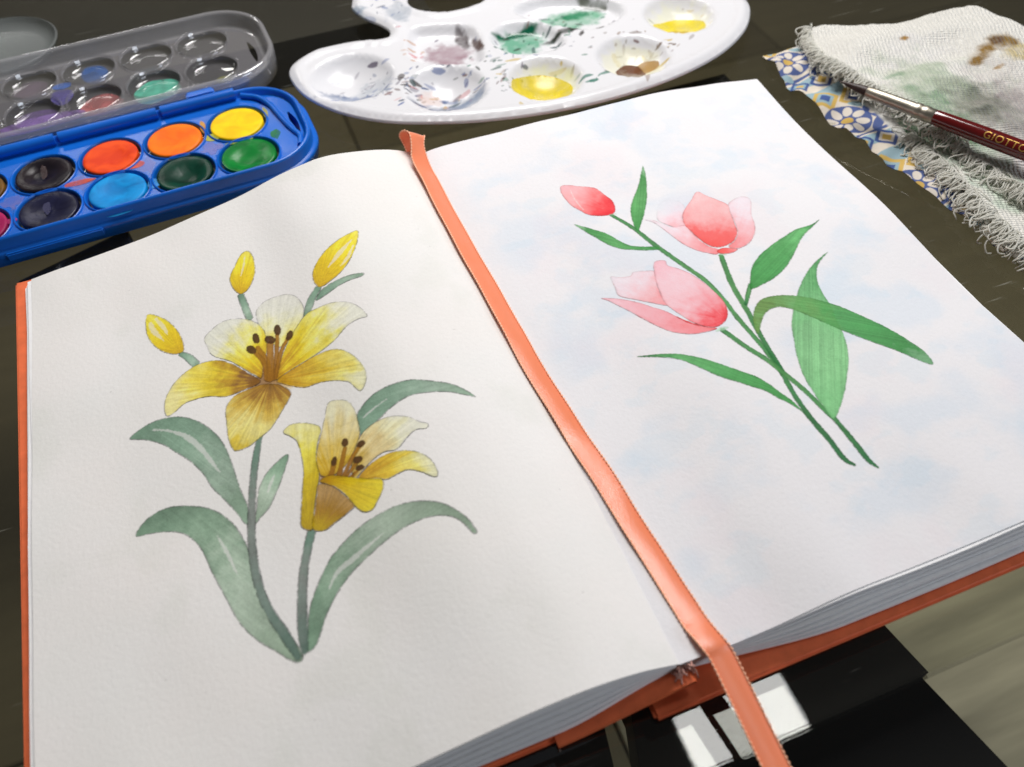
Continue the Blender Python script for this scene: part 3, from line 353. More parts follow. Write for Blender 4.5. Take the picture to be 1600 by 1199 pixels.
RIGHT_PAINTING = [{'n': 'painted_stem', 'st': 'gs', 'bt': [(52.3, 44.7), (70.8, -74.1)], 'l': [(52.27, 44.7), (56.36, 35.19), (59.59, 24.05), (64.03, 12.16), (66.97, 4.36), (68.3, -4.24), (68.58, -14.25), (69.31, -23.11), (69.92, -31.84), (69.7, -38.67), (68.52, -47.79), (68.31, -56.42), (68.97, -64.07), (69.09, -71.01), (70.76, -74.08)], 'w': [1.4, 1.64, 1.84, 1.77, 1.74, 1.7, 1.65, 1.61, 1.79, 1.76, 1.7, 1.85, 1.8, 1.75, 0.96]},
 {'n': 'painted_stem', 'st': 'gs', 'bt': [(78.0, 12.6), (70.4, -38.2)], 'l': [(78.0, 12.63), (74.51, -0.7), (72.86, -13.93), (71.56, -22.77), (70.53, -32.51), (70.38, -38.22)], 'w': [1.8, 1.94, 1.85, 1.7, 1.75, 1.34]},
 {'n': 'painted_stem', 'st': 'gs', 'bt': [(61.4, -17.0), (76.3, -77.0)], 'l': [(61.43, -17.03), (64.33, -24.92), (67.88, -32.19), (69.97, -38.24), (72.33, -46.38), (73.89, -55.58), (74.61, -59.31), (74.99, -66.84), (75.22, -73.76), (76.25, -77.04)], 'w': [1.86, 1.82, 1.79, 1.76, 1.72, 1.66, 1.63, 1.78, 1.73, 0.76]},
 {'n': 'painted_stem', 'st': 'gs', 'bt': [(80.2, -3.0), (73.9, -10.5)], 'l': [(80.22, -2.99), (76.78, -7.01), (73.9, -10.48)], 'w': [1.5, 1.47, 1.25]},
 {'n': 'painted_leaf', 'st': 'gl', 'bt': [(57.2, 33.7), (74.8, 64.8)], 'p': [(74.84, 64.93), (73.61, 60.22), (70.38, 52.73), (67.04, 46.48), (63.12, 40.56), (60.4, 37.02), (57.28, 33.25), (56.81, 34.8), (57.77, 39.01), (59.45, 43.96), (62.3, 48.48), (65.96, 52.67), (69.4, 57.02), (72.95, 62.47)]},
 {'n': 'painted_leaf', 'st': 'gl', 'bt': [(59.4, 22.8), (38.4, 45.3)], 'p': [(38.38, 45.33), (40.59, 43.41), (43.46, 40.27), (46.61, 36.54), (49.06, 31.43), (51.51, 27.73), (55.27, 25.55), (59.58, 23.85), (59.69, 22.29), (55.44, 23.46), (50.59, 25.84), (47.37, 27.9), (44.77, 31.29), (42.63, 35.8), (40.45, 40.37)]},
 {'n': 'painted_leaf', 'st': 'gl2', 'bt': [(79.7, -4.2), (118.7, 15.9)], 'p': [(119.38, 15.99), (115.55, 14.61), (108.41, 14.11), (101.61, 12.19), (94.63, 9.78), (88.29, 6.49), (83.78, 2.56), (79.4, -4.02), (79.62, -5.2), (82.36, -4.97), (88.43, -3.6), (95.08, -0.65), (101.38, 4.1), (108.67, 10.21), (114.71, 13.35)]},
 {'n': 'painted_leaf', 'st': 'gp', 'bt': [(74.4, -58.7), (112.6, 0.7)], 'p': [(112.6, 0.68), (108.28, -0.78), (101.65, -4.28), (95.56, -9.01), (90.53, -13.81), (86.28, -18.61), (82.76, -23.47), (79.86, -29.53), (77.3, -35.32), (75.22, -41.99), (74.36, -48.68), (74.12, -54.92), (74.36, -58.72), (79.33, -55.0), (85.15, -49.16), (91.57, -41.19), (95.18, -33.91), (96.92, -27.24), (98.93, -20.4), (99.54, -15.19), (101.66, -9.1), (105.71, -3.47)]},
 {'n': 'painted_leaf', 'st': 'gd', 'bt': [(71.2, -22.7), (113.8, -52.5)], 'p': [(71.18, -22.68), (71.91, -18.41), (75.09, -13.52), (79.84, -10.34), (85.48, -10.83), (91.98, -13.79), (99.67, -20.38), (106.09, -28.6), (111.43, -37.8), (114.66, -47.57), (113.76, -52.53), (111.09, -50.49), (106.55, -44.11), (100.3, -36.6), (94.23, -28.44), (88.2, -19.68), (83.74, -15.52), (79.11, -15.41), (75.41, -18.02)]},
 {'n': 'painted_leaf', 'st': 'gl2', 'bt': [(67.5, -53.8), (32.5, -16.1)], 'p': [(32.52, -16.06), (37.54, -17.67), (43.68, -20.36), (49.05, -24.46), (53.38, -28.63), (57.51, -33.07), (61.65, -37.4), (63.9, -41.56), (65.33, -45.38), (66.84, -48.99), (67.61, -54.34), (66.94, -52.48), (65.29, -49.18), (63.05, -45.98), (61.21, -42.81), (56.34, -38.28), (51.48, -33.62), (47.73, -28.58), (44.02, -23.29), (38.55, -19.38)]},
 {'n': 'painted_bud', 'st': 't_bud', 'bt': [(53.5, 45.9), (43.5, 65.8)], 'p': [(41.98, 65.96), (44.66, 65.51), (47.64, 63.58), (51.24, 61.61), (53.5, 59.53), (54.78, 55.39), (55.87, 51.62), (55.23, 47.6), (53.84, 45.33), (51.72, 44.81), (48.43, 45.76), (45.0, 47.75), (43.27, 50.83), (41.32, 54.91), (40.73, 59.35), (40.77, 63.11)], 'hl': ([(44.3, 62.4), (43.8, 57.1), (44.3, 51.1)], [0.13, 0.18, 0.13])},
 {'n': 'painted_petal', 'st': 't_faint', 'bt': [(72.9, 28.5), (71.8, 44.5)], 'p': [(67.29, 38.85), (70.46, 43.15), (74.3, 44.39), (77.58, 42.09), (78.07, 38.18), (74.87, 34.0), (73.67, 30.0), (70.79, 29.32), (68.45, 32.0), (66.63, 34.52), (66.27, 36.49)]},
 {'n': 'painted_petal', 'st': 't_pale', 'bt': [(77.3, 14.1), (62.5, 37.5)], 'p': [(62.02, 37.75), (64.94, 36.11), (66.76, 33.56), (69.1, 30.85), (73.67, 30.0), (74.18, 26.3), (74.82, 21.76), (76.36, 17.8), (78.65, 15.26), (76.96, 13.38), (74.21, 15.07), (70.94, 18.09), (68.35, 22.42), (66.51, 28.3), (65.14, 32.84), (64.03, 35.55)]},
 {'n': 'painted_petal', 'st': 't_pale', 'bt': [(83.6, 14.2), (100.5, 35.4)], 'p': [(93.12, 33.95), (96.79, 35.77), (100.19, 35.94), (102.0, 33.42), (98.23, 26.6), (96.7, 21.89), (94.17, 17.67), (89.89, 14.22), (85.56, 13.24), (83.11, 14.38), (82.95, 15.71), (85.94, 17.09), (89.0, 20.17), (90.63, 25.16), (91.81, 29.98)]},
 {'n': 'painted_petal', 'st': 't_deep', 'bt': [(76.2, 17.5), (87.0, 43.4)], 'p': [(86.16, 44.19), (88.15, 41.29), (90.68, 37.66), (92.86, 34.06), (91.81, 29.98), (90.22, 24.45), (89.1, 20.56), (86.14, 17.44), (82.9, 16.16), (79.16, 16.16), (76.55, 18.15), (75.02, 22.12), (74.06, 27.22), (73.81, 30.84), (75.27, 34.75), (78.33, 38.08), (82.21, 41.11)]},
 {'n': 'painted_petal', 'st': 't_deep', 'bt': [(78.2, 13.3), (92.9, 13.0)], 'p': [(77.66, 14.62), (79.98, 15.43), (83.11, 14.38), (84.73, 12.89), (81.83, 12.18), (78.56, 12.94)]},
 {'n': 'painted_petal', 'st': 't_pale', 'bt': [(50.6, -2.3), (40.7, 17.6)], 'p': [(39.48, 17.41), (42.19, 15.73), (45.35, 15.02), (47.08, 16.18), (50.62, 14.99), (53.38, 13.43), (51.43, 7.26), (50.62, 2.27), (50.43, -1.44), (46.71, 1.37), (42.68, 4.76), (38.28, 8.71), (38.58, 12.39), (38.82, 15.37)]},
 {'n': 'painted_petal', 'st': 't_mid', 'bt': [(59.5, -16.3), (32.7, 10.2)], 'p': [(32.69, 10.21), (35.97, 8.66), (39.41, 6.28), (43.0, 3.1), (45.94, -0.16), (48.85, -3.37), (50.97, -6.94), (53.53, -10.63), (56.82, -13.97), (60.28, -15.92), (57.74, -16.38), (53.54, -15.79), (50.25, -14.61), (46.61, -12.0), (43.95, -8.52), (41.24, -3.9), (38.6, 1.05), (36.06, 5.23), (34.13, 8.39)]},
 {'n': 'painted_petal', 'st': 't_main', 'bt': [(64.6, -13.9), (56.4, 17.0)], 'p': [(54.97, 17.16), (57.29, 17.61), (59.16, 16.56), (58.93, 14.39), (61.48, 11.81), (64.22, 7.98), (66.06, 3.72), (67.2, -0.62), (67.96, -5.53), (67.62, -9.18), (65.75, -12.91), (63.19, -14.85), (59.99, -15.43), (56.89, -13.85), (54.46, -11.02), (52.83, -7.73), (51.33, -4.09), (50.28, -0.62), (50.78, 3.72), (51.51, 8.0), (53.05, 12.78)]},
 {'n': 'painted_line', 'st': 't_red', 'bt': [(51.0, -6.9), (57.6, -14.5)], 'l': [(50.97, -6.94), (52.77, -9.94), (55.29, -12.62), (57.65, -14.52)], 'w': [0.18, 0.82, 0.53, 0.18]},
 {'n': 'painted_calyx', 'st': 'gfaint', 'bt': [(59.4, -17.0), (63.7, -16.9)], 'l': [(59.37, -17.01), (61.75, -16.85), (63.74, -16.89)], 'w': [0.7, 1.52, 0.47]},
 {'n': 'painted_calyx', 'st': 'gfaint', 'bt': [(51.7, 44.8), (54.1, 44.5)], 'l': [(51.72, 44.81), (54.06, 44.48)], 'w': [0.7, 0.56]},
 {'n': 'painted_calyx', 'st': 'gfaint', 'bt': [(77.9, 12.9), (79.7, 12.3)], 'l': [(77.89, 12.86), (79.74, 12.32)], 'w': [0.65, 0.78]}]

# ------------------------------------------------------------------ floor and glass table
def floor_material(name, c, seed):
    m, nt, b, _ = new_mat(name); tc = N(nt, 'ShaderNodeTexCoord'); mp = N(nt, 'ShaderNodeMapping'); mp.inputs['Scale'].default_value = (2.5, 26.0, 1); mp.inputs['Rotation'].default_value = (0, 0, 0.9); mp.inputs['Location'].default_value = (seed*3.1, seed*1.7, 0)
    nz = N(nt, 'ShaderNodeTexNoise'); nz.inputs['Scale'].default_value = 1.6; nz.inputs['Detail'].default_value = 6; nz.inputs['Roughness'].default_value = 0.6
    rp = N(nt, 'ShaderNodeValToRGB'); l = lin(c); rp.color_ramp.elements[0].position = 0.32; rp.color_ramp.elements[1].position = 0.72
    rp.color_ramp.elements[0].color = (*[float(v) for v in l*(0.6 if c[0] > 150 else 0.82)], 1); rp.color_ramp.elements[1].color = (*[float(v) for v in l*(1.15 if c[0] > 150 else 1.06)], 1)
    nt.links.new(tc.outputs['Object'], mp.inputs[0]); nt.links.new(mp.outputs[0], nz.inputs['Vector']); nt.links.new(nz.outputs[0], rp.inputs[0]); nt.links.new(rp.outputs[0], b.inputs['Base Color'])
    b.inputs['Roughness'].default_value = 0.45; return m
FZ = -420.0
floor = tag(mesh_obj('floor', [(-3000, -3000, FZ-8), (3000, -3000, FZ-8), (3000, 3000, FZ-8), (-3000, 3000, FZ-8)], [(0, 1, 2, 3)], simple('floor_gap', (40, 36, 26), 0.8)), kind='structure')
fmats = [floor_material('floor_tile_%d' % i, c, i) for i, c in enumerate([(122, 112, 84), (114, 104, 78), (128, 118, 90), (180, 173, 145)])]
bv, bf = box(-298.8, 298.8, -298.8, 298.8, 0, 8, 1.0); proto = {}
for r in range(-3, 5):
    for q in range(-4, 5):
        k = 3 if (r, q) == (0, 0) else (r*2+q) % 3  # the near-right tile is coloured lighter in place of light falling there
        if k not in proto:
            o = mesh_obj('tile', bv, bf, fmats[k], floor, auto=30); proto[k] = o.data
        else:
            o = bpy.data.objects.new('tile', proto[k]); scene.collection.objects.link(o); o.parent = floor
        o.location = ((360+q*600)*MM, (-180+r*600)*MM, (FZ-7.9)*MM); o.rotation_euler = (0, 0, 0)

table = empty('glass_table', (0, 0, 0), label='dark framed table with a clear glass top under the open sketchbook', cat='table')
table['category'] = 'table'
glass = clear('table_glass', (0.925, 0.93, 0.90), 0.045, rough=0.012, dust=True, haze=0.004, hazecol=(0.55, 0.55, 0.5))
gv, gf = box(-620, 760, -126.5, 620, -8.0, 0.0, 0.6)
mesh_obj('glass_top', gv, gf, glass, table, auto=30)
black = simple('black_frame', (6, 6, 6), 0.6, spec=0.2)
brown = simple('brown_frame', (40, 34, 22), 0.55, vary=0.3, vscale=9)
def slab(name, outline, z0, z1, mat, parent, step=40):
    P = np.asarray(outline, float)
    if ((P[:, 0]*np.roll(P[:, 1], -1)-np.roll(P[:, 0], -1)*P[:, 1]).sum()) < 0: P = P[::-1]
    n = len(P); V = np.vstack([np.column_stack([P, np.full(n, z0)]), np.column_stack([P, np.full(n, z1)])])
    F = [tuple(range(n))[::-1], tuple(range(n, 2*n))]+[(i, (i+1) % n, n+(i+1) % n, n+i) for i in range(n)]
    return mesh_obj(name, V, F, mat, parent, smooth=False)
slab('frame_panel', [(-6, -60), (70, -60), (74.7, -105.5), (77.8, -121.9), (75, -122.3), (81, -150.6), (90, -200), (-22, -200), (-11, -114.5), (-6.5, -100)], -48, -30, black, table)
slab('frame_panel', [(-15, -60), (-15, -100), (-17.5, -113), (-30, -200), (-185, -200), (-185, -60)], -48, -30, black, table)
slab('frame_panel', [(-163, 60), (-122, 60), (-122, 168), (-168, 152)], -48, -30, black, table)
slab('frame_panel', [(92, 60), (178, 60), (179, 170), (92, 170)], -48, -30, black, table)
slab('frame_rail', [(-420, 299), (60, 299), (60, 420), (-420, 420)], -60, -32, brown, table)

# ------------------------------------------------------------------ sketchbook
book = empty('sketchbook', (0, 0, 0), label='open orange hardcover sketchbook with watercolour lilies and tulips on its two pages', cat='sketchbook')
book['category'] = 'sketchbook'
PAPER = np.array([0.80, 0.785, 0.765], np.float32)
SEEN_L = lin((193, 188, 184)); SEEN_R = lin((212, 210, 216))
STYLE = {
 'p_pale': [(0, (181, 153, 27)), (.35, (196, 180, 78)), (.6, (194, 188, 145)), (.85, (187, 184, 165)), (1, (185, 182, 167))],
 'p_yel': [(0, (145, 101, 13)), (.2, (171, 130, 11)), (.42, (192, 169, 24)), (.65, (196, 186, 91)), (.85, (189, 185, 152)), (1, (185, 183, 163))],
 'p_oc': [(0, (145, 101, 16)), (.28, (169, 128, 16)), (.55, (187, 159, 42)), (.8, (194, 182, 98)), (1, (189, 184, 148))],
 'p_br': [(0, (103, 66, 22)), (.24, (116, 77, 22)), (.38, (156, 118, 18)), (.58, (187, 163, 31)), (.8, (196, 178, 74)), (1, (191, 180, 120))],
 'p_bot': [(0, (108, 73, 20)), (.22, (135, 95, 22)), (.45, (173, 143, 53)), (.7, (191, 178, 107)), (.9, (187, 171, 89)), (1, (177, 153, 46))],
 'bud': [(0, (173, 136, 5)), (.4, (191, 163, 7)), (.8, (198, 180, 37)), (1, (196, 180, 65))],
 'fil': [(0, (124, 80, 18)), (1, (142, 98, 28))], 'anther': [(0, (56, 34, 16)), (1, (76, 48, 22))],
 'q_top': [(0, (152, 112, 9)), (.28, (173, 140, 27)), (.5, (183, 159, 85)), (.72, (189, 173, 122)), (1, (194, 186, 135))],
 'q_rt': [(0, (148, 108, 14)), (.28, (169, 140, 61)), (.5, (185, 165, 115)), (.8, (191, 186, 146)), (1, (187, 184, 159))],
 'q_tube': [(0, (152, 124, 0)), (.5, (171, 147, 7)), (.75, (191, 178, 61)), (1, (192, 184, 124))],
 'q_brown': [(0, (158, 130, 0)), (.5, (135, 97, 16)), (1, (147, 114, 65))],
 'q_front': [(0, (152, 112, 5)), (.5, (177, 149, 11)), (1, (191, 171, 33))],
 'lg': [(0, (92, 118, 98)), (.4, (112, 136, 116)), (.75, (134, 152, 134)), (1, (112, 132, 112))],
 'lg2': [(0, (98, 123, 101)), (.3, (118, 140, 118)), (.65, (150, 163, 145)), (1, (122, 138, 118))],
 'stem': [(0, (88, 114, 98)), (.35, (106, 110, 104)), (.7, (100, 110, 102)), (1, (78, 95, 85))],
 'throat': [(0, (122, 82, 26)), (.5, (150, 108, 34)), (1, (186, 160, 90))],
 'white': [(0, (200, 193, 186)), (1, (200, 193, 186))],
 'gs': [(0, (65, 127, 74)), (.4, (76, 131, 78)), (.7, (65, 129, 74)), (1, (39, 101, 58))],
 'gl': [(0, (54, 125, 63)), (.5, (86, 152, 91)), (.85, (65, 135, 73)), (1, (119, 165, 126))],
 'gl2': [(0, (56, 129, 65)), (.45, (71, 142, 80)), (.8, (91, 158, 99)), (1, (48, 116, 61))],
 'gp': [(0, (108, 169, 117)), (.4, (123, 179, 130)), (.8, (99, 160, 108)), (1, (67, 135, 80))],
 'gd': [(0, (97, 133, 71)), (.25, (97, 148, 91)), (.5, (73, 141, 82)), (.9, (58, 129, 69)), (1, (102, 150, 112))],
 'gfaint': [(0, (158, 196, 172)), (1, (168, 202, 182))],
 't_bud': [(0, (210, 32, 46)), (.25, (218, 63, 70)), (.5, (226, 121, 127)), (.8, (226, 160, 169)), (1, (220, 165, 177))],
 't_deep': [(0, (218, 77, 76)), (.3, (220, 96, 98)), (.55, (228, 154, 161)), (1, (231, 179, 187))],
 't_main': [(0, (212, 55, 66)), (.1, (220, 94, 105)), (.28, (228, 144, 157)), (.5, (228, 173, 187)), (.8, (224, 183, 198)), (1, (220, 171, 187))],
 't_pale': [(0, (226, 123, 131)), (.35, (228, 162, 173)), (.7, (227, 193, 208)), (1, (216, 198, 216))],
 't_faint': [(0, (226, 154, 165)), (.4, (224, 191, 206)), (1, (212, 202, 219))],
 't_mid': [(0, (220, 111, 119)), (.4, (224, 146, 159)), (1, (222, 175, 191))],
 't_red': [(0, (204, 57, 62)), (1, (210, 88, 94))]}
def outline_of(e):
    return smooth_closed(e['p'], 4) if 'p' in e else stroke_outline(e['l'], [w*(0.86 if e['st'] == 'stem' else 1.0) for w in e['w']])
def paint(cv, elements, seen):
    for i, e in enumerate(elements):
        if e['n'] == 'white_gap': e['o'] = outline_of(e); continue
        P = outline_of(e); e['o'] = P
        sl = cv.win(P, 1.5); X = cv.X[sl]; Y = cv.Y[sl]
        if X.size == 0: continue
        d = sdf(P, X, Y); st = e['st']; b = np.array(e['bt'][0]); t = np.array(e['bt'][1])-b; L = float(np.hypot(*t))+1e-6
        green = st[0] in 'gl' or st == 'stem'
        ang = np.arctan2(Y-b[1], X-b[0]); rad = np.hypot(X-b[0], Y-b[1])
        tt = ((X-b[0])*t[0]+(Y-b[1])*t[1])/L**2
        if not green: tt = 0.65*tt+0.35*rad/L
        wob = fbm(X*0.35, Y*0.35, i, 4)-0.5; fine = fbm(X*1.8, Y*1.8, i+40, 3)-0.5
        tul = st[:2] == 't_'
        tt = np.clip(tt*1.06+wob*0.30+(vnoise(ang*14, rad*0.05, i)-0.5)*(0.0 if green else 0.06 if tul else 0.22), 0, 1)
        stops = STYLE[st]; ts = [s[0] for s in stops]; cs = np.array([lin(s[1])/seen for s in stops])
        c = np.stack([np.interp(tt, ts, cs[:, k]) for k in range(3)], -1)
        gran = fbm(X*3.2, Y*3.2, i+120, 2)-0.5
        v = 1+wob*(0.10 if tul else 0.16)+fine*(0.06 if tul else 0.14)+gran*(0.06 if tul else 0.14)
        if not green: v = v+(vnoise(ang*38, rad*0.10, i+9)-0.5)*(0.05 if tul else 0.24)+(vnoise(ang*90, rad*0.2, i+19)-0.5)*(0.03 if tul else 0.14)
        else:
            s_ = (X-b[0])*(-t[1]/L)+(Y-b[1])*(t[0]/L); rp_ = seen is SEEN_R; v = v+(vnoise(s_*2.4+wob*1.2, tt*1.6, i+5)-0.5)*(0.30 if rp_ else 0.12)+(vnoise(s_*5.0, tt*2.5, i+25)-0.5)*(0.16 if rp_ else 0.06)+(fbm(X*0.10, Y*0.10, i+11, 2)-0.5)*(0.25 if rp_ else 0.5)-(0.0 if rp_ else 0.10)*np.tanh(s_/5.0)
        nt_ = fbm(X*0.16, Y*0.16, i+140, 4); v = v-(0.0 if tul else 0.07)*np.exp(-((nt_-0.5)/0.018)**2)*sstep(-0.3, -1.5, d)
        rim = np.exp(np.minimum(d, 0)/0.32); v = v*(1-rim*(0.34 if st != 'white' else 0)*(0.4+1.2*vnoise(X*0.8, Y*0.8, i+3)))
        c = np.clip(c*v[..., None], 0.0, 1.05)
        soft = 0.27 if st not in ('t_faint', 'gfaint', 't_pale') else 0.42
        a = sstep(soft, -soft, d+fine*0.34+wob*0.3)*(0.97 if st not in ('gfaint',) else 0.7)
        if st == 't_faint': a = a*(1-0.9*sstep(0.35, 0.95, tt))
        if st == 't_pale': a = a*(1-0.45*sstep(0.5, 1.0, tt))
        if st in ('p_pale', 'p_yel', 'q_rt', 'q_top'): a = a*(1-0.35*sstep(0.6, 1.0, tt))
        if st == 'throat': a = sstep(0.5, -2.2, d+wob*2)*0.9
        cv.lay(sl, a, c if e.get('mul') else c*PAPER, mul=bool(e.get('mul')))
        pen = 1.35*e.get('pen', 0.62 if (green and seen is SEEN_L) else 0)
        if pen:
            pw = np.exp(-((d-0.05+fine*0.25)/0.17)**2)*pen*sstep(0.28, 0.55, fbm(X*0.9, Y*0.9, i+77, 3))
            cv.lay(sl, pw.astype(np.float32), (0.42, 0.42, 0.43), mul=True)
        if st in ('t_main', 't_deep', 't_mid', 't_pale', 't_bud'):
            pw = np.exp(-((d+0.12)/0.14)**2)*0.55*sstep(0.35, 0.6, fbm(X*0.5, Y*0.5, i+57, 3))
            cv.lay(sl, pw.astype(np.float32), (0.93, 0.60, 0.60), mul=True)
        for h in ('hl', 'hl2'):
            if h in e:
                H = stroke_outline(*e[h]); s2 = cv.win(H, 1.0); X2 = cv.X[s2]; Y2 = cv.Y[s2]
                a2 = sstep(0.30, -0.20, sdf(H, X2, Y2)+(fbm(X2*1.5, Y2*1.5, i, 3)-0.5)*0.6)*0.5
                cv.lay(s2, a2, PAPER*0.97)
def blob0(cx, cy_, rx, ry, q):
    a = np.linspace(0, 2*np.pi, 10, endpoint=False); return np.column_stack([cx+rx*np.cos(a)*q.uniform(0.7, 1.3, 10), cy_+ry*np.sin(a)*q.uniform(0.7, 1.3, 10)])
PPM = 7.0
cl = Canvas(-150, -106, 0, 106, PPM, PAPER)
n_ = fbm(cl.X*0.03, cl.Y*0.03, 5, 4)-0.5; n2 = fbm(cl.X*0.05, cl.Y*0.05, 15, 4)-0.5
cl.rgb *= (1+n_[..., None]*np.array([0.05, 0.06, 0.08], np.float32)+n2[..., None]*np.array([0.05, 0.02, 0.02], np.float32))
cl.rgb *= (1+(fbm(cl.X*2.2, cl.Y*2.2, 91, 2)-0.5)[..., None]*0.035)
for k in range(26):
    q = np.random.default_rng(900+k); P = blob0(q.uniform(-140, -8), q.uniform(-98, 98), q.uniform(0.15, 0.35), q.uniform(0.12, 0.25), q); s_ = cl.win(P, 1); cl.lay(s_, sstep(0.2, -0.1, sdf(P, cl.X[s_], cl.Y[s_]))*q.uniform(0.15, 0.45), (0.5, 0.5, 0.5), mul=True)
sm = sstep(0.60, 0.78, fbm(cl.X*0.06, cl.Y*0.05, 203, 4)); cl.rgb *= 1-sm[..., None]*np.array([0.040, 0.032, 0.045], np.float32)
paint(cl, LEFT_PAINTING, SEEN_L)
cr = Canvas(0, -106, 150, 106, PPM, PAPER*np.array([0.985, 0.99, 1.04], np.float32))
w1 = sstep(0.46, 0.68, fbm(cr.X*0.045, cr.Y*0.055, 21, 5)); w2 = sstep(0.5, 0.75, fbm(cr.X*0.05, cr.Y*0.05, 33, 5)); edge = sstep(3, 16, cr.X)*0.8+0.2
cr.rgb *= 1-(w1*edge)[..., None]*np.array([0.095, 0.040, 0.0], np.float32)-(w2*edge)[..., None]*np.array([0.0, 0.028, 0.022], np.float32)
w3 = sstep(0.56, 0.70, fbm(cr.X*0.09, cr.Y*0.12, 61, 5)); cr.rgb *= 1-(w3*edge)[..., None]*np.array([0.060, 0.020, 0.0], np.float32)
cr.rgb *= (1+(fbm(cr.X*2.2, cr.Y*2.2, 92, 2)-0.5)[..., None]*0.035)
paint(cr, RIGHT_PAINTING, SEEN_R)
grain = (800.0, 0.6, 0.00016, 6.0)
mat_left = cl.material('left_page_paint', 0.9, grain, Specular_IOR_Level=0.25)
mat_right = cr.material('right_page_paint', 0.9, grain, Specular_IOR_Level=0.25)
paper_edge = simple('paper_edges', (248, 248, 250), 0.9, bump=(500.0, 0.5, 0.0002, 4.0), vary=0.05, vscale=400)

def sheet(name, x_of, y_lo, y_hi, ztop, zbot, mat, parent, nx, ny, cv=None):
    """a slab of paper: x_of(s,t) ... s across 0..1 from the spine, t along 0..1 from near edge"""
    S, T = np.meshgrid(np.linspace(0, 1, nx), np.linspace(0, 1, ny)); S = S.ravel(); T = T.ravel()
    x = x_of(S, T); lo = y_lo(S) if callable(y_lo) else y_lo; hi = y_hi(S) if callable(y_hi) else y_hi
    y = lo+(hi-lo)*T
    top = np.column_stack([x, y, ztop(x, y)]); bot = np.column_stack([x, y, zbot(x, y)]); n = len(x)
    flip = x_of(np.array([1.0]), np.array([0.5]))[0] < 0
    F = []
    for j in range(ny-1):
        for i in range(nx-1):
            q = (j*nx+i, j*nx+i+1, (j+1)*nx+i+1, (j+1)*nx+i); F.append(q[::-1] if flip else q); F.append(tuple(k+n for k in (q if flip else q[::-1])))
    ring = [i for i in range(nx)]+[j*nx+nx-1 for j in range(1, ny)]+[(ny-1)*nx+i for i in range(nx-2, -1, -1)]+[j*nx for j in range(ny-2, 0, -1)]
    for a, b in zip(ring, ring[1:]+ring[:1]): q = (a, a+n, b+n, b); F.append(q if flip else q[::-1])
    V = np.vstack([top, bot]); return mesh_obj(name, V, F, mat, parent, uv=cv.uv(V) if cv else None, auto=40)
page_l = sheet('left_page', lambda s, t: -0.05-s*(147.6+0.5*np.sin(t*5)), -105, 105, page_z, lambda x, y: page_z(x, y)-0.25, mat_left, book, 90, 80, cl)
page_r = sheet('right_page', lambda s, t: 0.05+s*(148.6-0.7*np.sin(t*4)), -105, 105, page_z, lambda x, y: page_z(x, y)-0.25, mat_right, book, 90, 80, cr)
tag(page_l, 'sheet painted with two yellow lilies and three buds'); tag(page_r, 'sheet painted with pink tulips over a pale blue wash')
def painted_parts(elements, page, mat, cv):
    for i, e in enumerate(elements):
        if e['n'] in ('white_gap', 'throat', 'painted_line', 'painted_calyx'): continue
        V, F = region_mesh(e['o'], (), 2.4)
        z = page_z(V[:, 0], V[:, 1])+0.035+0.0025*i
        mesh_obj(e['n'], np.column_stack([V, z]), F, mat, page, uv=cv.uv(V))
painted_parts(LEFT_PAINTING, page_l, mat_left, cl); painted_parts(RIGHT_PAINTING, page_r, mat_right, cr)

def zc_l(x): return 2.75+7.2*np.clip((x+30)/30.0, 0, 1)**1.3
def zc_r(x): return 2.75+5.5*np.exp(-np.abs(x)/9.0)
KR, KL = 6, 5
r_ = np.random.default_rng(5)
for k in range(KR):
    f0, f1 = 1-k/KR, 1-(k+1)/KR; j1, j2, j3 = r_.uniform(-0.5, 0.5), r_.uniform(-0.5, 0.5), r_.uniform(0, 6)
    zt = lambda x, y, f=f0: zc_r(x)+(page_z(x, y)-0.33-zc_r(x))*f
    zb = lambda x, y, f=f1: zc_r(x)+(page_z(x, y)-0.33-zc_r(x))*f+0.34
    sheet('page_bundle', lambda s, t, j=j2: 0.6+s*(147.6+j), lambda s, k=k, j=j1, p=j3: -104.9-(4.2*((k+0.6)/KR)**0.85+j*0.7+0.22*np.sin(s*9+p))*sstep(0.02, 0.32, s), 104.6+j1, zt, zb, paper_edge, book, 46, 10)
for k in range(KL):
    f0, f1 = 1-k/KL, 1-(k+1)/KL; j1, j2, j3 = r_.uniform(-0.2, 0.2), r_.uniform(-0.4, 0.4), r_.uniform(0, 6)
    zt = lambda x, y, f=f0: zc_l(x)+(page_z(x, y)-0.33-zc_l(x))*f
    zb = lambda x, y, f=f1: zc_l(x)+(page_z(x, y)-0.33-zc_l(x))*f+0.30
    sheet('page_bundle', lambda s, t, j=j2, k=k, p=j3: -0.6-s*(147.4+j+2.6*((k+1)/KL)+0.6*np.sin(t*4+p)), lambda s, k=k, j=j1: -104.9-(1.5*(k+1)/KL+j)*sstep(0.02, 0.2, s), 104.7+j1, zt, zb, paper_edge, book, 46, 14)
orange = simple('orange_cover', (234, 114, 68), 0.62, bump=(700.0, 0.35, 0.00015, 3.0), vary=0.10, vscale=260, spec=0.35)
cv_, cf_ = box(-8.5, 153.2, -112.2, 109.5, 0.06, 2.6, 0.8); mesh_obj('right_cover', cv_, cf_, orange, book, auto=35)
cv_, cf_ = box(-154.6, -27.5, -107.6, 110.5, 0.06, 2.55, 0.8); mesh_obj('left_cover', cv_, cf_, orange, book, auto=35)
cl_path = smooth_open([(-33, 1.5), (-26, 2.2), (-18, 4.0), (-9, 6.3), (-2, 8.0), (2.2, 8.6)], 4)
tn = np.gradient(cl_path, axis=0); tn /= np.linalg.norm(tn, axis=1)[:, None]; nn = np.column_stack([-tn[:, 1], tn[:, 0]])
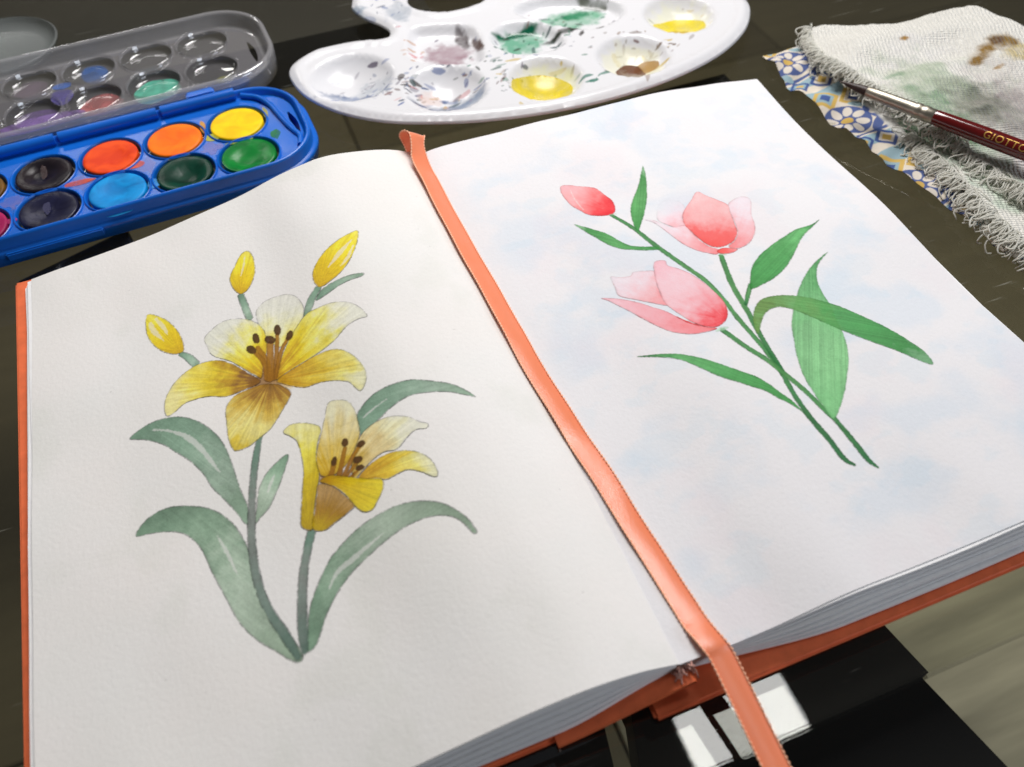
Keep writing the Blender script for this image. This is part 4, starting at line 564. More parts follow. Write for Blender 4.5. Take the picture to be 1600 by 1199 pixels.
endc = [cl_path[-1]+1.15*(math.sin(a)*nn[-1]+math.cos(a)*tn[-1]) for a in np.linspace(1.3, -1.3, 6)]
sec = np.vstack([cl_path+1.15*nn, endc, (cl_path-1.15*nn)[::-1]])
rings = [np.column_stack([sec[:, 0], np.full(len(sec), y), sec[:, 1]]) for y in (-109.0, -108.2, -60, 0, 60, 109.4, 110.2)]
c0 = sec.mean(0); rings[0][:, [0, 2]] = rings[1][:, [0, 2]]*0.999; 
hv, hf = loft(rings, True, (True, True)); hinge_o = mesh_obj('hinge_strip', hv, hf, orange, book, auto=40)
# spine lining end and headband threads at the near end of the spine
parts = []
for k in range(30):
    p = np.array([r_.uniform(-1.5, 4.0), -105.0+r_.uniform(-1.0, 0.4), 9.4+r_.uniform(0, 2.4)])
    path = smooth_open([p, p+r_.normal(0, 0.7, 3), p+r_.normal(0, 1.1, 3)+[0, -0.6, 0]], 3); parts.append(tube(path, 0.22, 5))
hv, hf = join(parts); o = mesh_obj('headband', hv, hf, simple('headband_thread', (196, 150, 138), 0.9, vary=0.5, vscale=600), book); o['kind'] = 'stuff'

# ribbon
def ribbon_material():
    m, nt, b, _ = new_mat('satin_ribbon'); b.inputs['Base Color'].default_value = col4((248, 138, 96)); b.inputs['Roughness'].default_value = 0.26; b.inputs['Specular IOR Level'].default_value = 0.8; b.inputs['Anisotropic'].default_value = 0.4
    b.inputs['Sheen Weight'].default_value = 0.6; b.inputs['Sheen Tint'].default_value = (1, 0.75, 0.6, 1)
    tc = N(nt, 'ShaderNodeTexCoord'); w = N(nt, 'ShaderNodeTexWave'); w.bands_direction = 'Y'; w.inputs['Scale'].default_value = 900.0; w.inputs['Distortion'].default_value = 1.0
    nt.links.new(tc.outputs['Object'], w.inputs['Vector']); bp = N(nt, 'ShaderNodeBump'); bp.inputs['Strength'].default_value = 0.35; bp.inputs['Distance'].default_value = 0.00012
    nt.links.new(w.outputs[0], bp.inputs['Height']); nt.links.new(bp.outputs[0], b.inputs['Normal']); return m
cy = [(105, -2.4), (94, -2.2), (40, -0.7), (-3, 0.6), (-38, 3.3), (-68, 6.0), (-95, 8.7)]
RIB = []          # (xl,yl,zl, xr,yr,zr)
HW = 3.15
for y in np.linspace(92, -97, 40):
    x = np.interp(-y, [-a for a, _ in cy], [b for _, b in cy]); t = (92-y)/189.0
    xl, xr = x-HW, x+HW; lz = float(page_z(min(xl, -0.1) if xl < 0 else xl, y)); rz = float(page_z(max(xr, 0.1), y))
    wv_ = 0.30*math.sin(y*0.09)+0.15*math.sin(y*0.23+1)
    RIB.append((xl+wv_*0.6, y, lz+1.9-1.4*t+0.35*max(0, math.sin(y*0.16)), xr+wv_*0.6, y+0.6, max(rz+0.7, lz-2.2)+0.35*max(0, math.sin(y*0.13+2))))
z0 = RIB[-1]
tail = [(5.9, -101, 14.6, 12.2, -100.5, 13.9), (6.7, -104.6, 14.5, 13.0, -104.2, 14.1), (7.3, -107, 13.6, 13.6, -106.7, 13.2), (7.6, -113, 11.9, 13.9, -112.8, 11.5), (7.9, -122, 9.4, 14.2, -122, 9.1), (8.2, -134, 6.4, 14.5, -134, 6.2), (8.5, -150, 3.2, 14.8, -150, 3.1), (8.7, -170, 1.4, 15, -170, 1.3)]
head = [(-3.0, 109.8, 10, 2.4, 110.2, 10), (-4.6, 110.2, 19, 2.2, 110.6, 16), (-6.0, 109.2, 24.4, 2.8, 109.6, 20.0), (-4.6, 107.6, 27.2, 3.2, 108.0, 22.4), (-3.0, 105.0, 27.4, 2.6, 105.4, 23.4), (-3.6, 101, 25.2, 1.4, 102.6, 22.0), (-5.1, 96.5, 23.0, 1.0, 98.0, 19.8)]
RIB = np.array(head+RIB+tail)
Rl = smooth_open(RIB[:, :3], 4); Rr_ = smooth_open(RIB[:, 3:], 4); m_ = 8
rows = []
for a, b in zip(Rl, Rr_):
    s = np.linspace(0, 1, m_+1)[:, None]; rows.append(a+(b-a)*s+np.array([0, 0, 1.0])*(0.28*np.sin(s*np.pi)))
rb = np.vstack(rows); nr = len(rows); w_ = m_+1; bt_ = rb.copy(); bt_[:, 2] -= 0.16; F = []
for j in range(nr-1):
    for i in range(m_):
        q = (j*w_+i, (j+1)*w_+i, (j+1)*w_+i+1, j*w_+i+1); F.append(q); F.append(tuple(k+len(rb) for k in q[::-1]))
ribbon = mesh_obj('ribbon_bookmark', np.vstack([rb, bt_]), F, ribbon_material(), book); tag(ribbon, 'orange satin ribbon lying along the gutter')
picot = simple('ribbon_picot', (254, 188, 152), 0.6)
for e_ in (Rl, Rr_):
    d = np.r_[0, np.cumsum(np.linalg.norm(np.diff(e_, axis=0), axis=1))]; s = np.arange(0, d[-1], 0.62)
    P = np.column_stack([np.interp(s, d, e_[:, k]) for k in range(3)]); rr = np.where(np.arange(len(s)) % 2 == 0, 0.05, 0.42)
    tv, tf = tube(P+[0, 0, 0.12], rr, 5); mesh_obj('ribbon_edge', tv, tf, picot, ribbon)

# ------------------------------------------------------------------ watercolour box
BA = math.radians(2.4); BO = np.array([-62.5, 165.7])
def bx2(P): 
    P = np.atleast_2d(np.asarray(P, float)); ca, sa = math.cos(BA), math.sin(BA)
    Q = P.copy(); Q[:, 0] = BO[0]+P[:, 0]*ca-P[:, 1]*sa; Q[:, 1] = BO[1]+P[:, 0]*sa+P[:, 1]*ca; return Q
def rrect(x0, x1, y0, y1, rl, rr, n=10):
    pts = []
    for (cx, cy_, r, a0) in ((x1-rr, y0+rr, rr, -90), (x1-rr, y1-rr, rr, 0), (x0+rl, y1-rl, rl, 90), (x0+rl, y0+rl, rl, 180)):
        for k in range(n+1): a = math.radians(a0+90*k/n); pts.append((cx+r*math.cos(a), cy_+r*math.sin(a)))
    P = np.array(pts); out = []
    for i in range(len(P)):
        a, b = P[i], P[(i+1) % len(P)]; L = np.linalg.norm(b-a); k = max(1, int(L/8))
        for q in range(k): out.append(a+(b-a)*q/k)
    return np.array(out)
def prof_loft(outline, prof):
    return loft([np.column_stack([offset_loop(outline, o_), np.full(len(outline), z_)]) for o_, z_ in prof])
def xform(V): V = np.asarray(V, float); V[:, :2] = bx2(V[:, :2]); return V
pbox = empty('watercolour_box', (*bx2([(0, 0)])[0], 0), label='blue plastic watercolour box with round paint pans and its clear lid folded open', cat='paint box')
pbox['category'] = 'paint box'
blue = simple('blue_plastic', (10, 98, 198), 0.30, bump=(120.0, 0.06, 0.0003, 3.0), vary=0.10, vscale=30, spec=0.5)
OUT = rrect(-160, 29.5, -39.5, 23.5, 18, 24)
prof = [(4, 0.2), (1.6, 0.4), (0.8, 1.2), (0.7, 4.2), (0.0, 4.8), (0.0, 6.4), (0.5, 7.0), (1.6, 7.2), (2.0, 7.6), (2.2, 11.0), (2.7, 11.8), (3.4, 12.0), (4.0, 11.6), (4.4, 10.6), (4.7, 9.4), (5.4, 9.0)]
tv = prof_loft(OUT, prof)
FL = offset_loop(OUT, 5.4)
th = np.linspace(0, 2*np.pi, 36, endpoint=False)
circ = lambda x, y, r: np.column_stack([x+r*np.cos(th), y+r*np.sin(th)])
pans = [(-25.8*k, -23.6*j) for k in range(6) for j in (0, 1)]
slot = smooth_closed([(21.5, -1.5), (23.3, -7), (23.6, -13), (22.6, -19.5), (21.6, -13), (20.8, -7)], 3)
fv, ff = region_mesh(FL, [circ(x, y, 12.1) for x, y in pans]+[slot], 6.0)
near_step = np.where(fv[:, 1] < -37, 0, 0)
fz = 9.0+0.7*sstep(14.5, 17.5, fv[:, 0])*1.0
fl_ = (np.column_stack([fv, fz]), ff)
wells = [loft([np.column_stack([circ(x, y, r), np.full(36, z)]) for r, z in ((12.1, 9.0), (11.9, 8.6), (11.8, 5.0))]) for x, y in pans]
rings_ = [loft([np.column_stack([circ(x, y, r), np.full(36, z)]) for r, z in ((13.1, 8.95), (12.9, 9.5), (12.5, 9.7), (12.1, 9.4), (12.05, 8.6))]) for x, y in pans]
sl_w = loft([np.column_stack([slot, np.full(len(slot), z)]) for z in (9.7, 3.0)])
rib_p = smooth_open([(6, 18.5, 10), (12, 14, 10), (15.5, 7, 10), (17, 0, 10), (18.5, -8, 10), (20.5, -16, 10), (22, -21, 10), (20.5, -27, 10)], 5)
rib_t = tube(rib_p, 1.25, 8)
V, F = join([tv, fl_]+wells+rings_+[sl_w, rib_t]); tray = mesh_obj('tray', xform(V), F, blue, pbox, auto=50)
for a0, a1 in ((-160, -110), (-109, -70.5), (-69.5, -29), (-28, 4)):
    tv_, tf_ = tube([(a, 19.6, 11.2) for a in np.linspace(a0+0.4, a1-0.4, 8)], 2.3, 10); mesh_obj('hinge_rail', xform(tv_), tf_, blue, tray, auto=50)
cv_, cf_ = box(-16, -4, 22.6, 27.5, 9.0, 12.4, 0.7); mesh_obj('hinge_tab', xform(cv_), cf_, blue, tray, auto=40)
cv_, cf_ = box(-95, -60, -40.6, -39.0, 3.6, 6.9, 0.5); mesh_obj('front_catch', xform(cv_), cf_, blue, tray, auto=40)
for yy, zz in ((-33.6, 10.0), (-36.0, 11.2)):
    tv_, tf_ = tube([(a, yy, 9.0) for a in np.linspace(-150, 8, 12)], 0.9, 8); mesh_obj('front_ridge', xform(tv_), tf_, blue, tray)
def paint_mat(name, c, seed, c2=None, rough=0.35):
    m, nt, b, _ = new_mat(name); tc = N(nt, 'ShaderNodeTexCoord'); nz = N(nt, 'ShaderNodeTexNoise'); nz.inputs['Scale'].default_value = 110.0; nz.inputs['Detail'].default_value = 4; nz.inputs['Distortion'].default_value = 0.6
    mp = N(nt, 'ShaderNodeMapping'); mp.inputs['Location'].default_value = (seed*0.3, seed*0.17, 0); nt.links.new(tc.outputs['Object'], mp.inputs[0]); nt.links.new(mp.outputs[0], nz.inputs['Vector'])
    rp = N(nt, 'ShaderNodeValToRGB'); rp.color_ramp.elements[0].position = 0.36; rp.color_ramp.elements[1].position = 0.62; rp.color_ramp.elements[0].color = col4(c2 or [v*0.78 for v in c]); rp.color_ramp.elements[1].color = col4(c)
    nt.links.new(nz.outputs[0], rp.inputs[0]); nt.links.new(rp.outputs[0], b.inputs['Base Color']); b.inputs['Roughness'].default_value = rough; b.inputs['Specular IOR Level'].default_value = 0.2
    bp = N(nt, 'ShaderNodeBump'); bp.inputs['Strength'].default_value = 0.45; bp.inputs['Distance'].default_value = 0.0009; nt.links.new(nz.outputs[0], bp.inputs['Height']); nt.links.new(bp.outputs[0], b.inputs['Normal']); return m
PANS = [('bright yellow', (255, 216, 0), (236, 190, 0)), ('green', (10, 128, 50), (8, 100, 40)), ('orange', (255, 128, 10), (244, 104, 8)), ('dark green', (8, 62, 46), (5, 40, 30)), ('red orange', (244, 84, 22), (222, 60, 16)), ('sky blue', (14, 150, 222), (10, 110, 180)),
        ('dark brown', (38, 30, 34), (24, 20, 26)), ('navy', (32, 34, 62), (22, 22, 44)), ('ochre brown', (120, 84, 30), (90, 60, 20)), ('magenta', (170, 30, 90), (130, 20, 70)), ('black', (20, 20, 22), (14, 14, 16)), ('violet', (70, 40, 120), (50, 30, 90))]
dips = [0.5, 1.7, 0.5, 2.0, 0.6, 1.2, 1.8, 1.0, 1, 1, 1, 1]
for (x, y), (nm, c, c2), dp, k in zip(pans, PANS, dips, range(12)):
    rs = np.array([10.95, 10.92, 10.7, 9.9, 8, 6.2, 4.4, 2.6, 1.0]); zs = np.array([7.0, 9.1, 9.45, 9.5, 9.5-dp*0.10, 9.5-dp*0.3, 9.5-dp*0.7, 9.5-dp*0.95, 9.5-dp])
    cxo, cyo = r_.uniform(-2.8, 2.8, 2)
    rg = [np.column_stack([circ(x+cxo*(1-r/10.95)*1.2, y+cyo*(1-r/10.95)*1.2, r), np.full(36, z)]) for r, z in zip(rs, zs)]
    pv, pf = loft(rg, True, (False, True)); o = mesh_obj('paint_pan', xform(pv), pf, paint_mat('paint_'+nm.replace(' ', '_'), c, k, c2, 0.30 if k in (1, 3, 6, 7) else 0.5), tray, auto=60); tag(o, nm+' paint pan')
def blob(cx, cy, rx, ry, seed, rough=0.25, n=26, rot=0.0):
    q = np.random.default_rng(seed); a = np.linspace(0, 2*np.pi, n, endpoint=False); r = 1+rough*sum(np.sin(a*k+q.uniform(0, 6))*q.uniform(0.2, 0.6)/k**0.6 for k in (1, 2, 3, 5))*0.6
    x = rx*r*np.cos(a); y = ry*r*np.sin(a); return np.column_stack([cx+x*math.cos(rot)-y*math.sin(rot), cy+x*math.sin(rot)+y*math.cos(rot)])
def film(name, c, alpha, rough=0.4):
    m, nt, b, out = new_mat(name); b.inputs['Base Color'].default_value = col4(c); b.inputs['Roughness'].default_value = rough
    tc = N(nt, 'ShaderNodeTexCoord'); nz = N(nt, 'ShaderNodeTexNoise'); nz.inputs['Scale'].default_value = 140.0; nz.inputs['Detail'].default_value = 4
    mr = N(nt, 'ShaderNodeMapRange'); mr.inputs[1].default_value = 0.3; mr.inputs[2].default_value = 0.7; mr.inputs[3].default_value = alpha*0.55; mr.inputs[4].default_value = min(1, alpha*1.3)
    nt.links.new(tc.outputs['Object'], nz.inputs['Vector']); nt.links.new(nz.outputs[0], mr.inputs[0]); nt.links.new(mr.outputs[0], b.inputs['Alpha']); return m
# paint that ran over the edges of the pans
for cx, cy_, rx, ry, sd, c in ((-44, -9.5, 4.5, 2.4, 2, (224, 84, 30)), (-11, -5, 4.0, 2.4, 3, (190, 190, 20)), (-52, -37, 5.5, 1.8, 4, (20, 160, 224)), (-41, -33.2, 5, 2.0, 5, (16, 130, 214)), (-91, -24, 2.2, 1.6, 6, (180, 40, 110)), (13.0, -14, 2.0, 3.6, 8, (16, 120, 60)), (-38.5, -25, 2.2, 3.2, 12, (16, 140, 216)), (-1, -12.2, 6, 1.4, 14, (150, 170, 30)), (-13.2, 4, 1.2, 5, 15, (214, 150, 20)), (-26, -12.0, 5, 1.2, 16, (30, 50, 60)), (-64.5, -11.6, 6, 1.6, 17, (206, 74, 40)), (-78, -22, 1.4, 4, 18, (40, 40, 80)), (-77.4, 2, 1.2, 5, 19, (60, 40, 40)), (12.6, 3, 1.0, 4, 20, (190, 180, 30))):
    V, F = region_mesh(blob(cx, cy_, rx, ry, sd, 0.5), (), 2.0); mesh_obj('paint_spill', xform(np.column_stack([V, np.full(len(V), 9.16+0.004*sd)])), F, film('spill_%d' % sd, c, 0.75), tray)
stain_m = film('tray_stain', (150, 140, 200), 0.34, 0.3)
for k, (cx, cy_, rx, ry) in enumerate(((-13, -12, 9, 5), (-39, -12, 8, 6), (-66, -12, 9, 5), (-92, -12, 8, 5), (14, 4, 3, 6), (-52, 10, 4, 5))):
    V, F = region_mesh(blob(cx, cy_, rx, ry, 60+k, 0.7), [], 2.0); keep = np.all([np.hypot(V[:, 0]-px_, V[:, 1]-py_) > 12.9 for px_, py_ in pans], axis=0); F = F[keep[F].all(1)]
    mesh_obj('paint_stain', xform(np.column_stack([V, np.full(len(V), 9.1)])), F, stain_m, tray)
# the clear lid
lidm = clear('clear_lid', (0.965, 0.965, 0.97), 0.11, rough=0.06, haze=0.14, hazecol=(0.86, 0.84, 0.90))
lidr = clear('clear_lid_rim', (0.95, 0.95, 0.96), 0.13, rough=0.05, haze=0.22, hazecol=(0.92, 0.91, 0.95))  # pale haze mixed into the rim stands in for bright edge highlights
well_m = clear('clear_lid_well', (0.965, 0.965, 0.97), 0.10, rough=0.07, haze=0.10, hazecol=(0.75, 0.74, 0.78))
LO = rrect(-158, 28, 27.0, 90.0, 18, 24)
lprof = [(0.6, 3.0), (0.2, 4.5), (0.0, 12.6), (0.5, 13.6), (1.4, 14.0), (2.4, 13.6), (2.8, 12.6), (3.4, 8.2), (4.4, 7.4), (6.0, 7.2)]
lv = prof_loft(LO, lprof); LF = offset_loop(LO, 6.0)
lpans = [(-1.5-25.8*k, 74.0-24.5*j) for k in range(6) for j in (0, 1)]
lslot = smooth_closed([(18.2, 66), (20.0, 60), (20.2, 53), (18.8, 47), (17.8, 53), (17.6, 60)], 3)
fv, ff = region_mesh(LF, [circ(x, y, 11.6) for x, y in lpans]+[lslot], 6.0)
lid = mesh_obj('lid', xform(np.column_stack([fv, np.full(len(fv), 7.2)])), ff, lidm, pbox, auto=50); mesh_obj('lid_rim', xform(lv[0]), lv[1], lidr, lid, auto=50); tag(lid, 'clear lid lying open behind the blue tray')
w0 = None
for x, y in lpans:
    if w0 is None:
        dv, df_ = loft([np.column_stack([circ(x, y, r), np.full(36, z)]) for r, z in ((12.6, 7.25), (12.3, 8.4), (11.9, 8.6), (11.5, 8.2), (11.2, 6.0), (10.6, 4.6), (9.4, 4.2), (5, 4.1), (1, 4.1))], True, (False, True))
        w0 = mesh_obj('lid_well', xform(dv), df_, well_m, lid, auto=60); wx, wy = x, y
    else:
        a = bx2([(x, y)])[0]-bx2([(wx, wy)])[0]; child_copy(w0, lid, a[0], a[1])
for x, y, rx, ry, sd, c, al, z in ((lpans[3][0], lpans[3][1], 9.8, 9.6, 1, (70, 178, 150), 0.78, 4.35), (lpans[5][0]+1, lpans[5][1]-1.5, 9.6, 8, 2, (170, 84, 84), 0.62, 4.35), (lpans[7][0], lpans[7][1]-2, 10, 8, 3, (112, 84, 150), 0.5, 4.35), (lpans[7][0]+2, lpans[7][1]-9.5, 21, 5.0, 4, (120, 88, 158), 0.62, 7.45), (lpans[7][0]+13, lpans[7][1]+7, 5, 6, 13, (70, 60, 140), 0.6, 7.5),
                                   (lpans[4][0]+2, lpans[4][1]+1, 6, 8, 5, (44, 92, 160), 0.55, 4.35), (lpans[4][0]-12.6, lpans[4][1]-8, 4, 2.6, 6, (36, 92, 176), 0.7, 7.5), (lpans[1][0]+4, lpans[1][1]-5, 4, 2.5, 7, (160, 160, 60), 0.35, 4.35), (lpans[9][0], lpans[9][1], 9, 8, 8, (110, 80, 150), 0.5, 4.35), (lpans[6][0], lpans[6][1], 8, 7, 9, (150, 130, 150), 0.25, 4.35)):
    V, F = region_mesh(blob(x, y, rx, ry, sd, 0.35), (), 3.0); mesh_obj('paint_residue', xform(np.column_stack([V, np.full(len(V), z+0.003*sd)])), F, film('residue_%d' % sd, c, al), lid)

# ------------------------------------------------------------------ mixing palette
pal = empty('mixing_palette', (75, 190, 0), label='white plastic kidney-shaped palette with paint-splashed wells and a thumb hole', cat='palette')
pal['category'] = 'palette'
po = [(7.5, 245.2), (6.8, 238.7), (9.8, 229.4), (15.6, 219.5), (17.6, 212.0), (13.2, 206.8), (1.4, 209.8), (-16.4, 210.6), (-26.3, 206.6), (-32.8, 200.0), (-33.9, 190.2), (-30.3, 175.1), (-20.0, 158.8), (-4.2, 145.0), (15.2, 135.6), (35.4, 128.8), (62.0, 123.7), (90.8, 122.3), (119.8, 125.5), (146.3, 133.3), (166.3, 145.2), (178.4, 158.6), (183.5, 172), (182, 196), (168, 222), (140, 246), (105, 262), (68, 270), (34, 268), (14, 258)]
PO = smooth_closed(po, 5)
HO = smooth_closed([(32.3, 236), (34.2, 226), (44.4, 218.0), (57.2, 217.0), (67, 220), (73, 229), (66, 240), (50, 246), (38, 243.5)], 4)[::-1]
round_w = [(-9.5, 181, 19.0), (26.8, 156, 17.6), (69, 146, 16.8), (111.8, 146.6, 16.8), (147.5, 170.3, 17.0)]
mix_w = [smooth_closed([(20, 182), (24, 206), (33, 210), (54, 200), (52, 178), (45, 169)], 4), smooth_closed([(57, 186), (70, 196), (86, 188), (90, 172), (82, 165), (63, 169)], 4), smooth_closed([(76, 203), (92, 212), (118, 202), (127, 187), (119, 177), (100, 176)], 4)]
def pal_z(x, y):
    e = -sdf(PO, x, y); h = sdf(HO, x, y); e = np.minimum(e, h+1.0)
    z = 9.0+0.9*sstep(6.6, 5.2, e)-1.7*sstep(3.2, 0.0, e)**1.5
    for cx, cy_, r in round_w:
        q = np.hypot(x-cx, y-cy_)/r; z = np.where(q < 1.06, np.minimum(z+0.0, 9.0-8.3*np.clip(1-q*q, 0, 1)**0.8+0.5*np.exp(-((q-1.02)/0.05)**2)), z)
    for P in mix_w:
        d = sdf(P, x, y); z = np.where(d < 1.5, np.minimum(z, 9.0-4.2*sstep(0.3, -4.5, d))+0.35*np.exp(-((d-0.4)/0.7)**2), z)
    return z
V, F = region_mesh(PO, [HO], 1.7)
cp = Canvas(-40, 118, 190, 275, 5.0, (0.70, 0.70, 0.725))
def dots(n, cx, cy_, sx, sy, cols, rmax, seed):
    q = np.random.default_rng(seed)
    for k in range(n):
        x, y = cx+q.normal(0, sx), cy_+q.normal(0, sy); r = rmax*q.uniform(0.25, 1)**2+0.22; P = blob(x, y, r*q.uniform(0.7, 3.4), r*q.uniform(0.6, 1.0), seed*100+k, 0.7, 14, q.normal(0.3, 0.6))
        sl = cp.win(P, 1.0); a = sstep(0.25, -0.2, sdf(P, cp.X[sl], cp.Y[sl])) if cp.X[sl].size else None
        if a is not None: cp.lay(sl, a*q.uniform(0.35, 0.85), lin(cols[q.integers(len(cols))]))
def wash(P, c, al, soft, seed):
    sl = cp.win(P, soft+1); X, Y = cp.X[sl], cp.Y[sl]
    a = sstep(soft*0.3, -soft, sdf(P, X, Y)+(fbm(X*0.3, Y*0.3, seed, 4)-0.5)*soft*2)*al*(0.55+0.9*fbm(X*0.2, Y*0.2, seed+5, 3)); cp.lay(sl, np.clip(a, 0, 1), lin(c))
BL = [(62, 82, 124), (60, 70, 92), (86, 106, 156), (84, 74, 96), (120, 134, 168)]; DK = [(70, 64, 62), (92, 66, 62), (64, 84, 84), (120, 84, 80)]; GR = [(20, 80, 60), (30, 110, 80), (40, 50, 40)]; YB = [(190, 160, 30), (120, 80, 20), (90, 60, 20)]
wash(blob(-2, 176, 10, 11, 1), (150, 160, 170), 0.5, 5, 1); wash(blob(30, 148, 12, 7, 2), (150, 160, 168), 0.55, 4, 2)
wash(blob(37, 186, 12, 11, 3), (150, 120, 130), 0.75, 5, 3); wash(blob(48, 196, 4, 8, 4), (50, 30, 30), 0.9, 2, 4); wash(blob(52, 186, 2, 8, 14), (80, 55, 45), 0.9, 1.5, 5)
wash(blob(73, 181, 12, 10, 5), (110, 165, 140), 0.95, 4, 6); wash(blob(72, 190, 12, 3, 6), (14, 92, 66), 0.95, 2, 7); wash(blob(102, 193, 17, 10, 7), (120, 172, 145), 0.85, 5, 8); wash(blob(103, 196, 9, 3.5, 8), (30, 120, 80), 0.8, 2.5, 9)
wash(blob(97, 178, 17, 2.2, 9), (60, 64, 58), 0.85, 1.6, 10); wash(blob(116, 199, 9, 3, 10, rot=-0.8), (90, 96, 84), 0.8, 2, 11)
wash(blob(2, 234, 9, 12, 11), (140, 155, 170), 0.8, 4, 12); wash(blob(24, 226, 7, 9, 12), (150, 160, 172), 0.6, 4, 13)
dots(64, -4, 174, 9, 8, BL, 0.9, 1); dots(70, 24, 157, 9, 7, BL+DK+[(200, 120, 120), (190, 150, 80)], 1.2, 2); dots(14, 24, 192, 3, 6, [(200, 120, 130), (190, 150, 120)], 1.2, 3); dots(26, 47, 172, 8, 6, BL+GR, 0.9, 4)
dots(30, 62, 168, 16, 10, GR+BL, 0.8, 5); dots(60, 97, 184, 16, 12, GR+DK, 0.9, 6); dots(30, 69, 150, 10, 9, YB, 1.3, 7); dots(44, 118, 150, 8, 9, YB+[(100, 60, 50)], 1.3, 8); dots(10, 131, 150, 5, 4, YB, 0.9, 9); dots(8, 92, 138, 5, 3, [(20, 110, 90)], 1.3, 10); dots(8, 155, 172, 6, 6, YB, 0.9, 11); dots(12, 80, 165, 50, 22, BL+GR+DK, 0.55, 12); dots(20, 20, 232, 9, 10, BL, 1.0, 13)
wash(circ(69, 146, 15), (222, 222, 170), 0.6, 4, 41); wash(circ(111.8, 146.6, 15), (222, 220, 190), 0.6, 4, 42); wash(circ(147.5, 170.3, 15), (226, 226, 190), 0.5, 4, 43)
wash(blob(-14, 176, 12, 4, 51, rot=-0.5), (100, 116, 146), 0.85, 3, 51); wash(blob(22, 152, 13, 3, 52, rot=-0.3), (90, 100, 120), 0.7, 2.5, 52); wash(blob(34, 150, 9, 6, 53), (120, 134, 156), 0.8, 4, 53); wash(blob(20, 160, 7, 5, 54), (214, 190, 180), 0.6, 4, 54); wash(blob(-2, 168, 8, 4, 55), (112, 126, 136), 0.85, 3, 55)
dots(26, 12, 168, 5, 4, DK+BL, 1.5, 21); dots(20, 54, 150, 4, 5, DK+GR, 1.0, 22)
pm = cp.material('palette_plastic', 0.2, None, Specular_IOR_Level=0.28)
zz = pal_z(V[:, 0], V[:, 1])
def skirt(R, flip):
    zt = pal_z(R[:, 0], R[:, 1]); a = np.column_stack([R, zt]); c_ = R.mean(0); s = 1 if not flip else -1
    b_ = np.column_stack([offset_loop(R, -0.5), zt-0.6]); b2 = np.column_stack([offset_loop(R, -0.55), zt-1.1]); b3 = np.column_stack([offset_loop(R, 1.6), zt-1.2])
    return loft([b3, b2, b_, a])
sk = [skirt(PO, False), skirt(HO, False)]
VV, FF = join([(np.column_stack([V, zz]), F)]+sk); plate = mesh_obj('palette_body', VV, FF, pm, pal, uv=cp.uv(VV), auto=70)
def puddle(cx, cy_, rx, ry, seed, c, c2, rot=0.0, dz=0.22, lab=None, al=0.82):
    P = smooth_closed(blob(cx, cy_, rx, ry, seed, 0.3, 16, rot), 2); V, F = region_mesh(P, (), 1.2); e = np.clip(-sdf(P, V[:, 0], V[:, 1])/1.5, 0, 1)
    z = pal_z(V[:, 0], V[:, 1])+dz*e+0.02; o = mesh_obj('paint_puddle', np.column_stack([V, z]), F, film('puddle_%d' % seed, c, al, 0.28), plate); tag(o, lab)
puddle(67.4, 144.6, 14.2, 11.6, 31, (226, 204, 26), (190, 150, 10), -0.35, lab='yellow paint puddle with ochre specks')
puddle(146.0, 166.5, 6.0, 4.0, 37, (208, 176, 4), (190, 150, 10), -0.35, 0.34, lab='deeper yellow core of the puddle', al=0.6)
puddle(146.8, 168.0, 12.0, 9.0, 32, (232, 212, 20), (206, 176, 8), -0.35, lab='bright yellow paint puddle')
puddle(110.4, 145.6, 6.8, 6.4, 33, (104, 54, 12), (74, 34, 8), -0.3, lab='brown paint puddle')
puddle(118.0, 144.6, 5.4, 4.6, 34, (178, 140, 80), (150, 110, 50), -0.3, 0.1, lab='thin tan paint puddle')

# ------------------------------------------------------------------ painting rag
rag = empty('painting_rag', (210, 60, 0), label='folded paint-stained white towel rag with frayed edges and a printed floral side', cat='rag')
rag['category'] = 'rag'
def sheet_region(name, outline, step, zf, thick, mat, parent, cv=None, edge_round=1.5):
    P = np.asarray(outline, float)
    if ((P[:, 0]*np.roll(P[:, 1], -1)-np.roll(P[:, 0], -1)*P[:, 1]).sum()) < 0: P = P[::-1]
    V, F = region_mesh(P, (), step); n = len(P)
    e = np.clip(-sdf(P, V[:, 0], V[:, 1])/edge_round, 0, 1); drop = thick*0.5*(1-np.sqrt(1-(1-e)**2+1e-9)*1.0)
    z = zf(V[:, 0], V[:, 1])-thick*0.5*(1-e)**2
    zr = zf(P[:, 0], P[:, 1])
    A = np.column_stack([V, z])
    b1 = np.column_stack([P, zr-thick*0.5]); b2 = np.column_stack([offset_loop(P, 0.3), zr-thick]); b3 = np.column_stack([offset_loop(P, 3), np.maximum(zr-thick, 0.15)])
    sv, sf = loft([b3, b2, b1]); VV, FF = join([(A, F), (sv, sf)])
    return mesh_obj(name, VV, FF, mat, parent, uv=cv.uv(VV) if cv else None, auto=70)
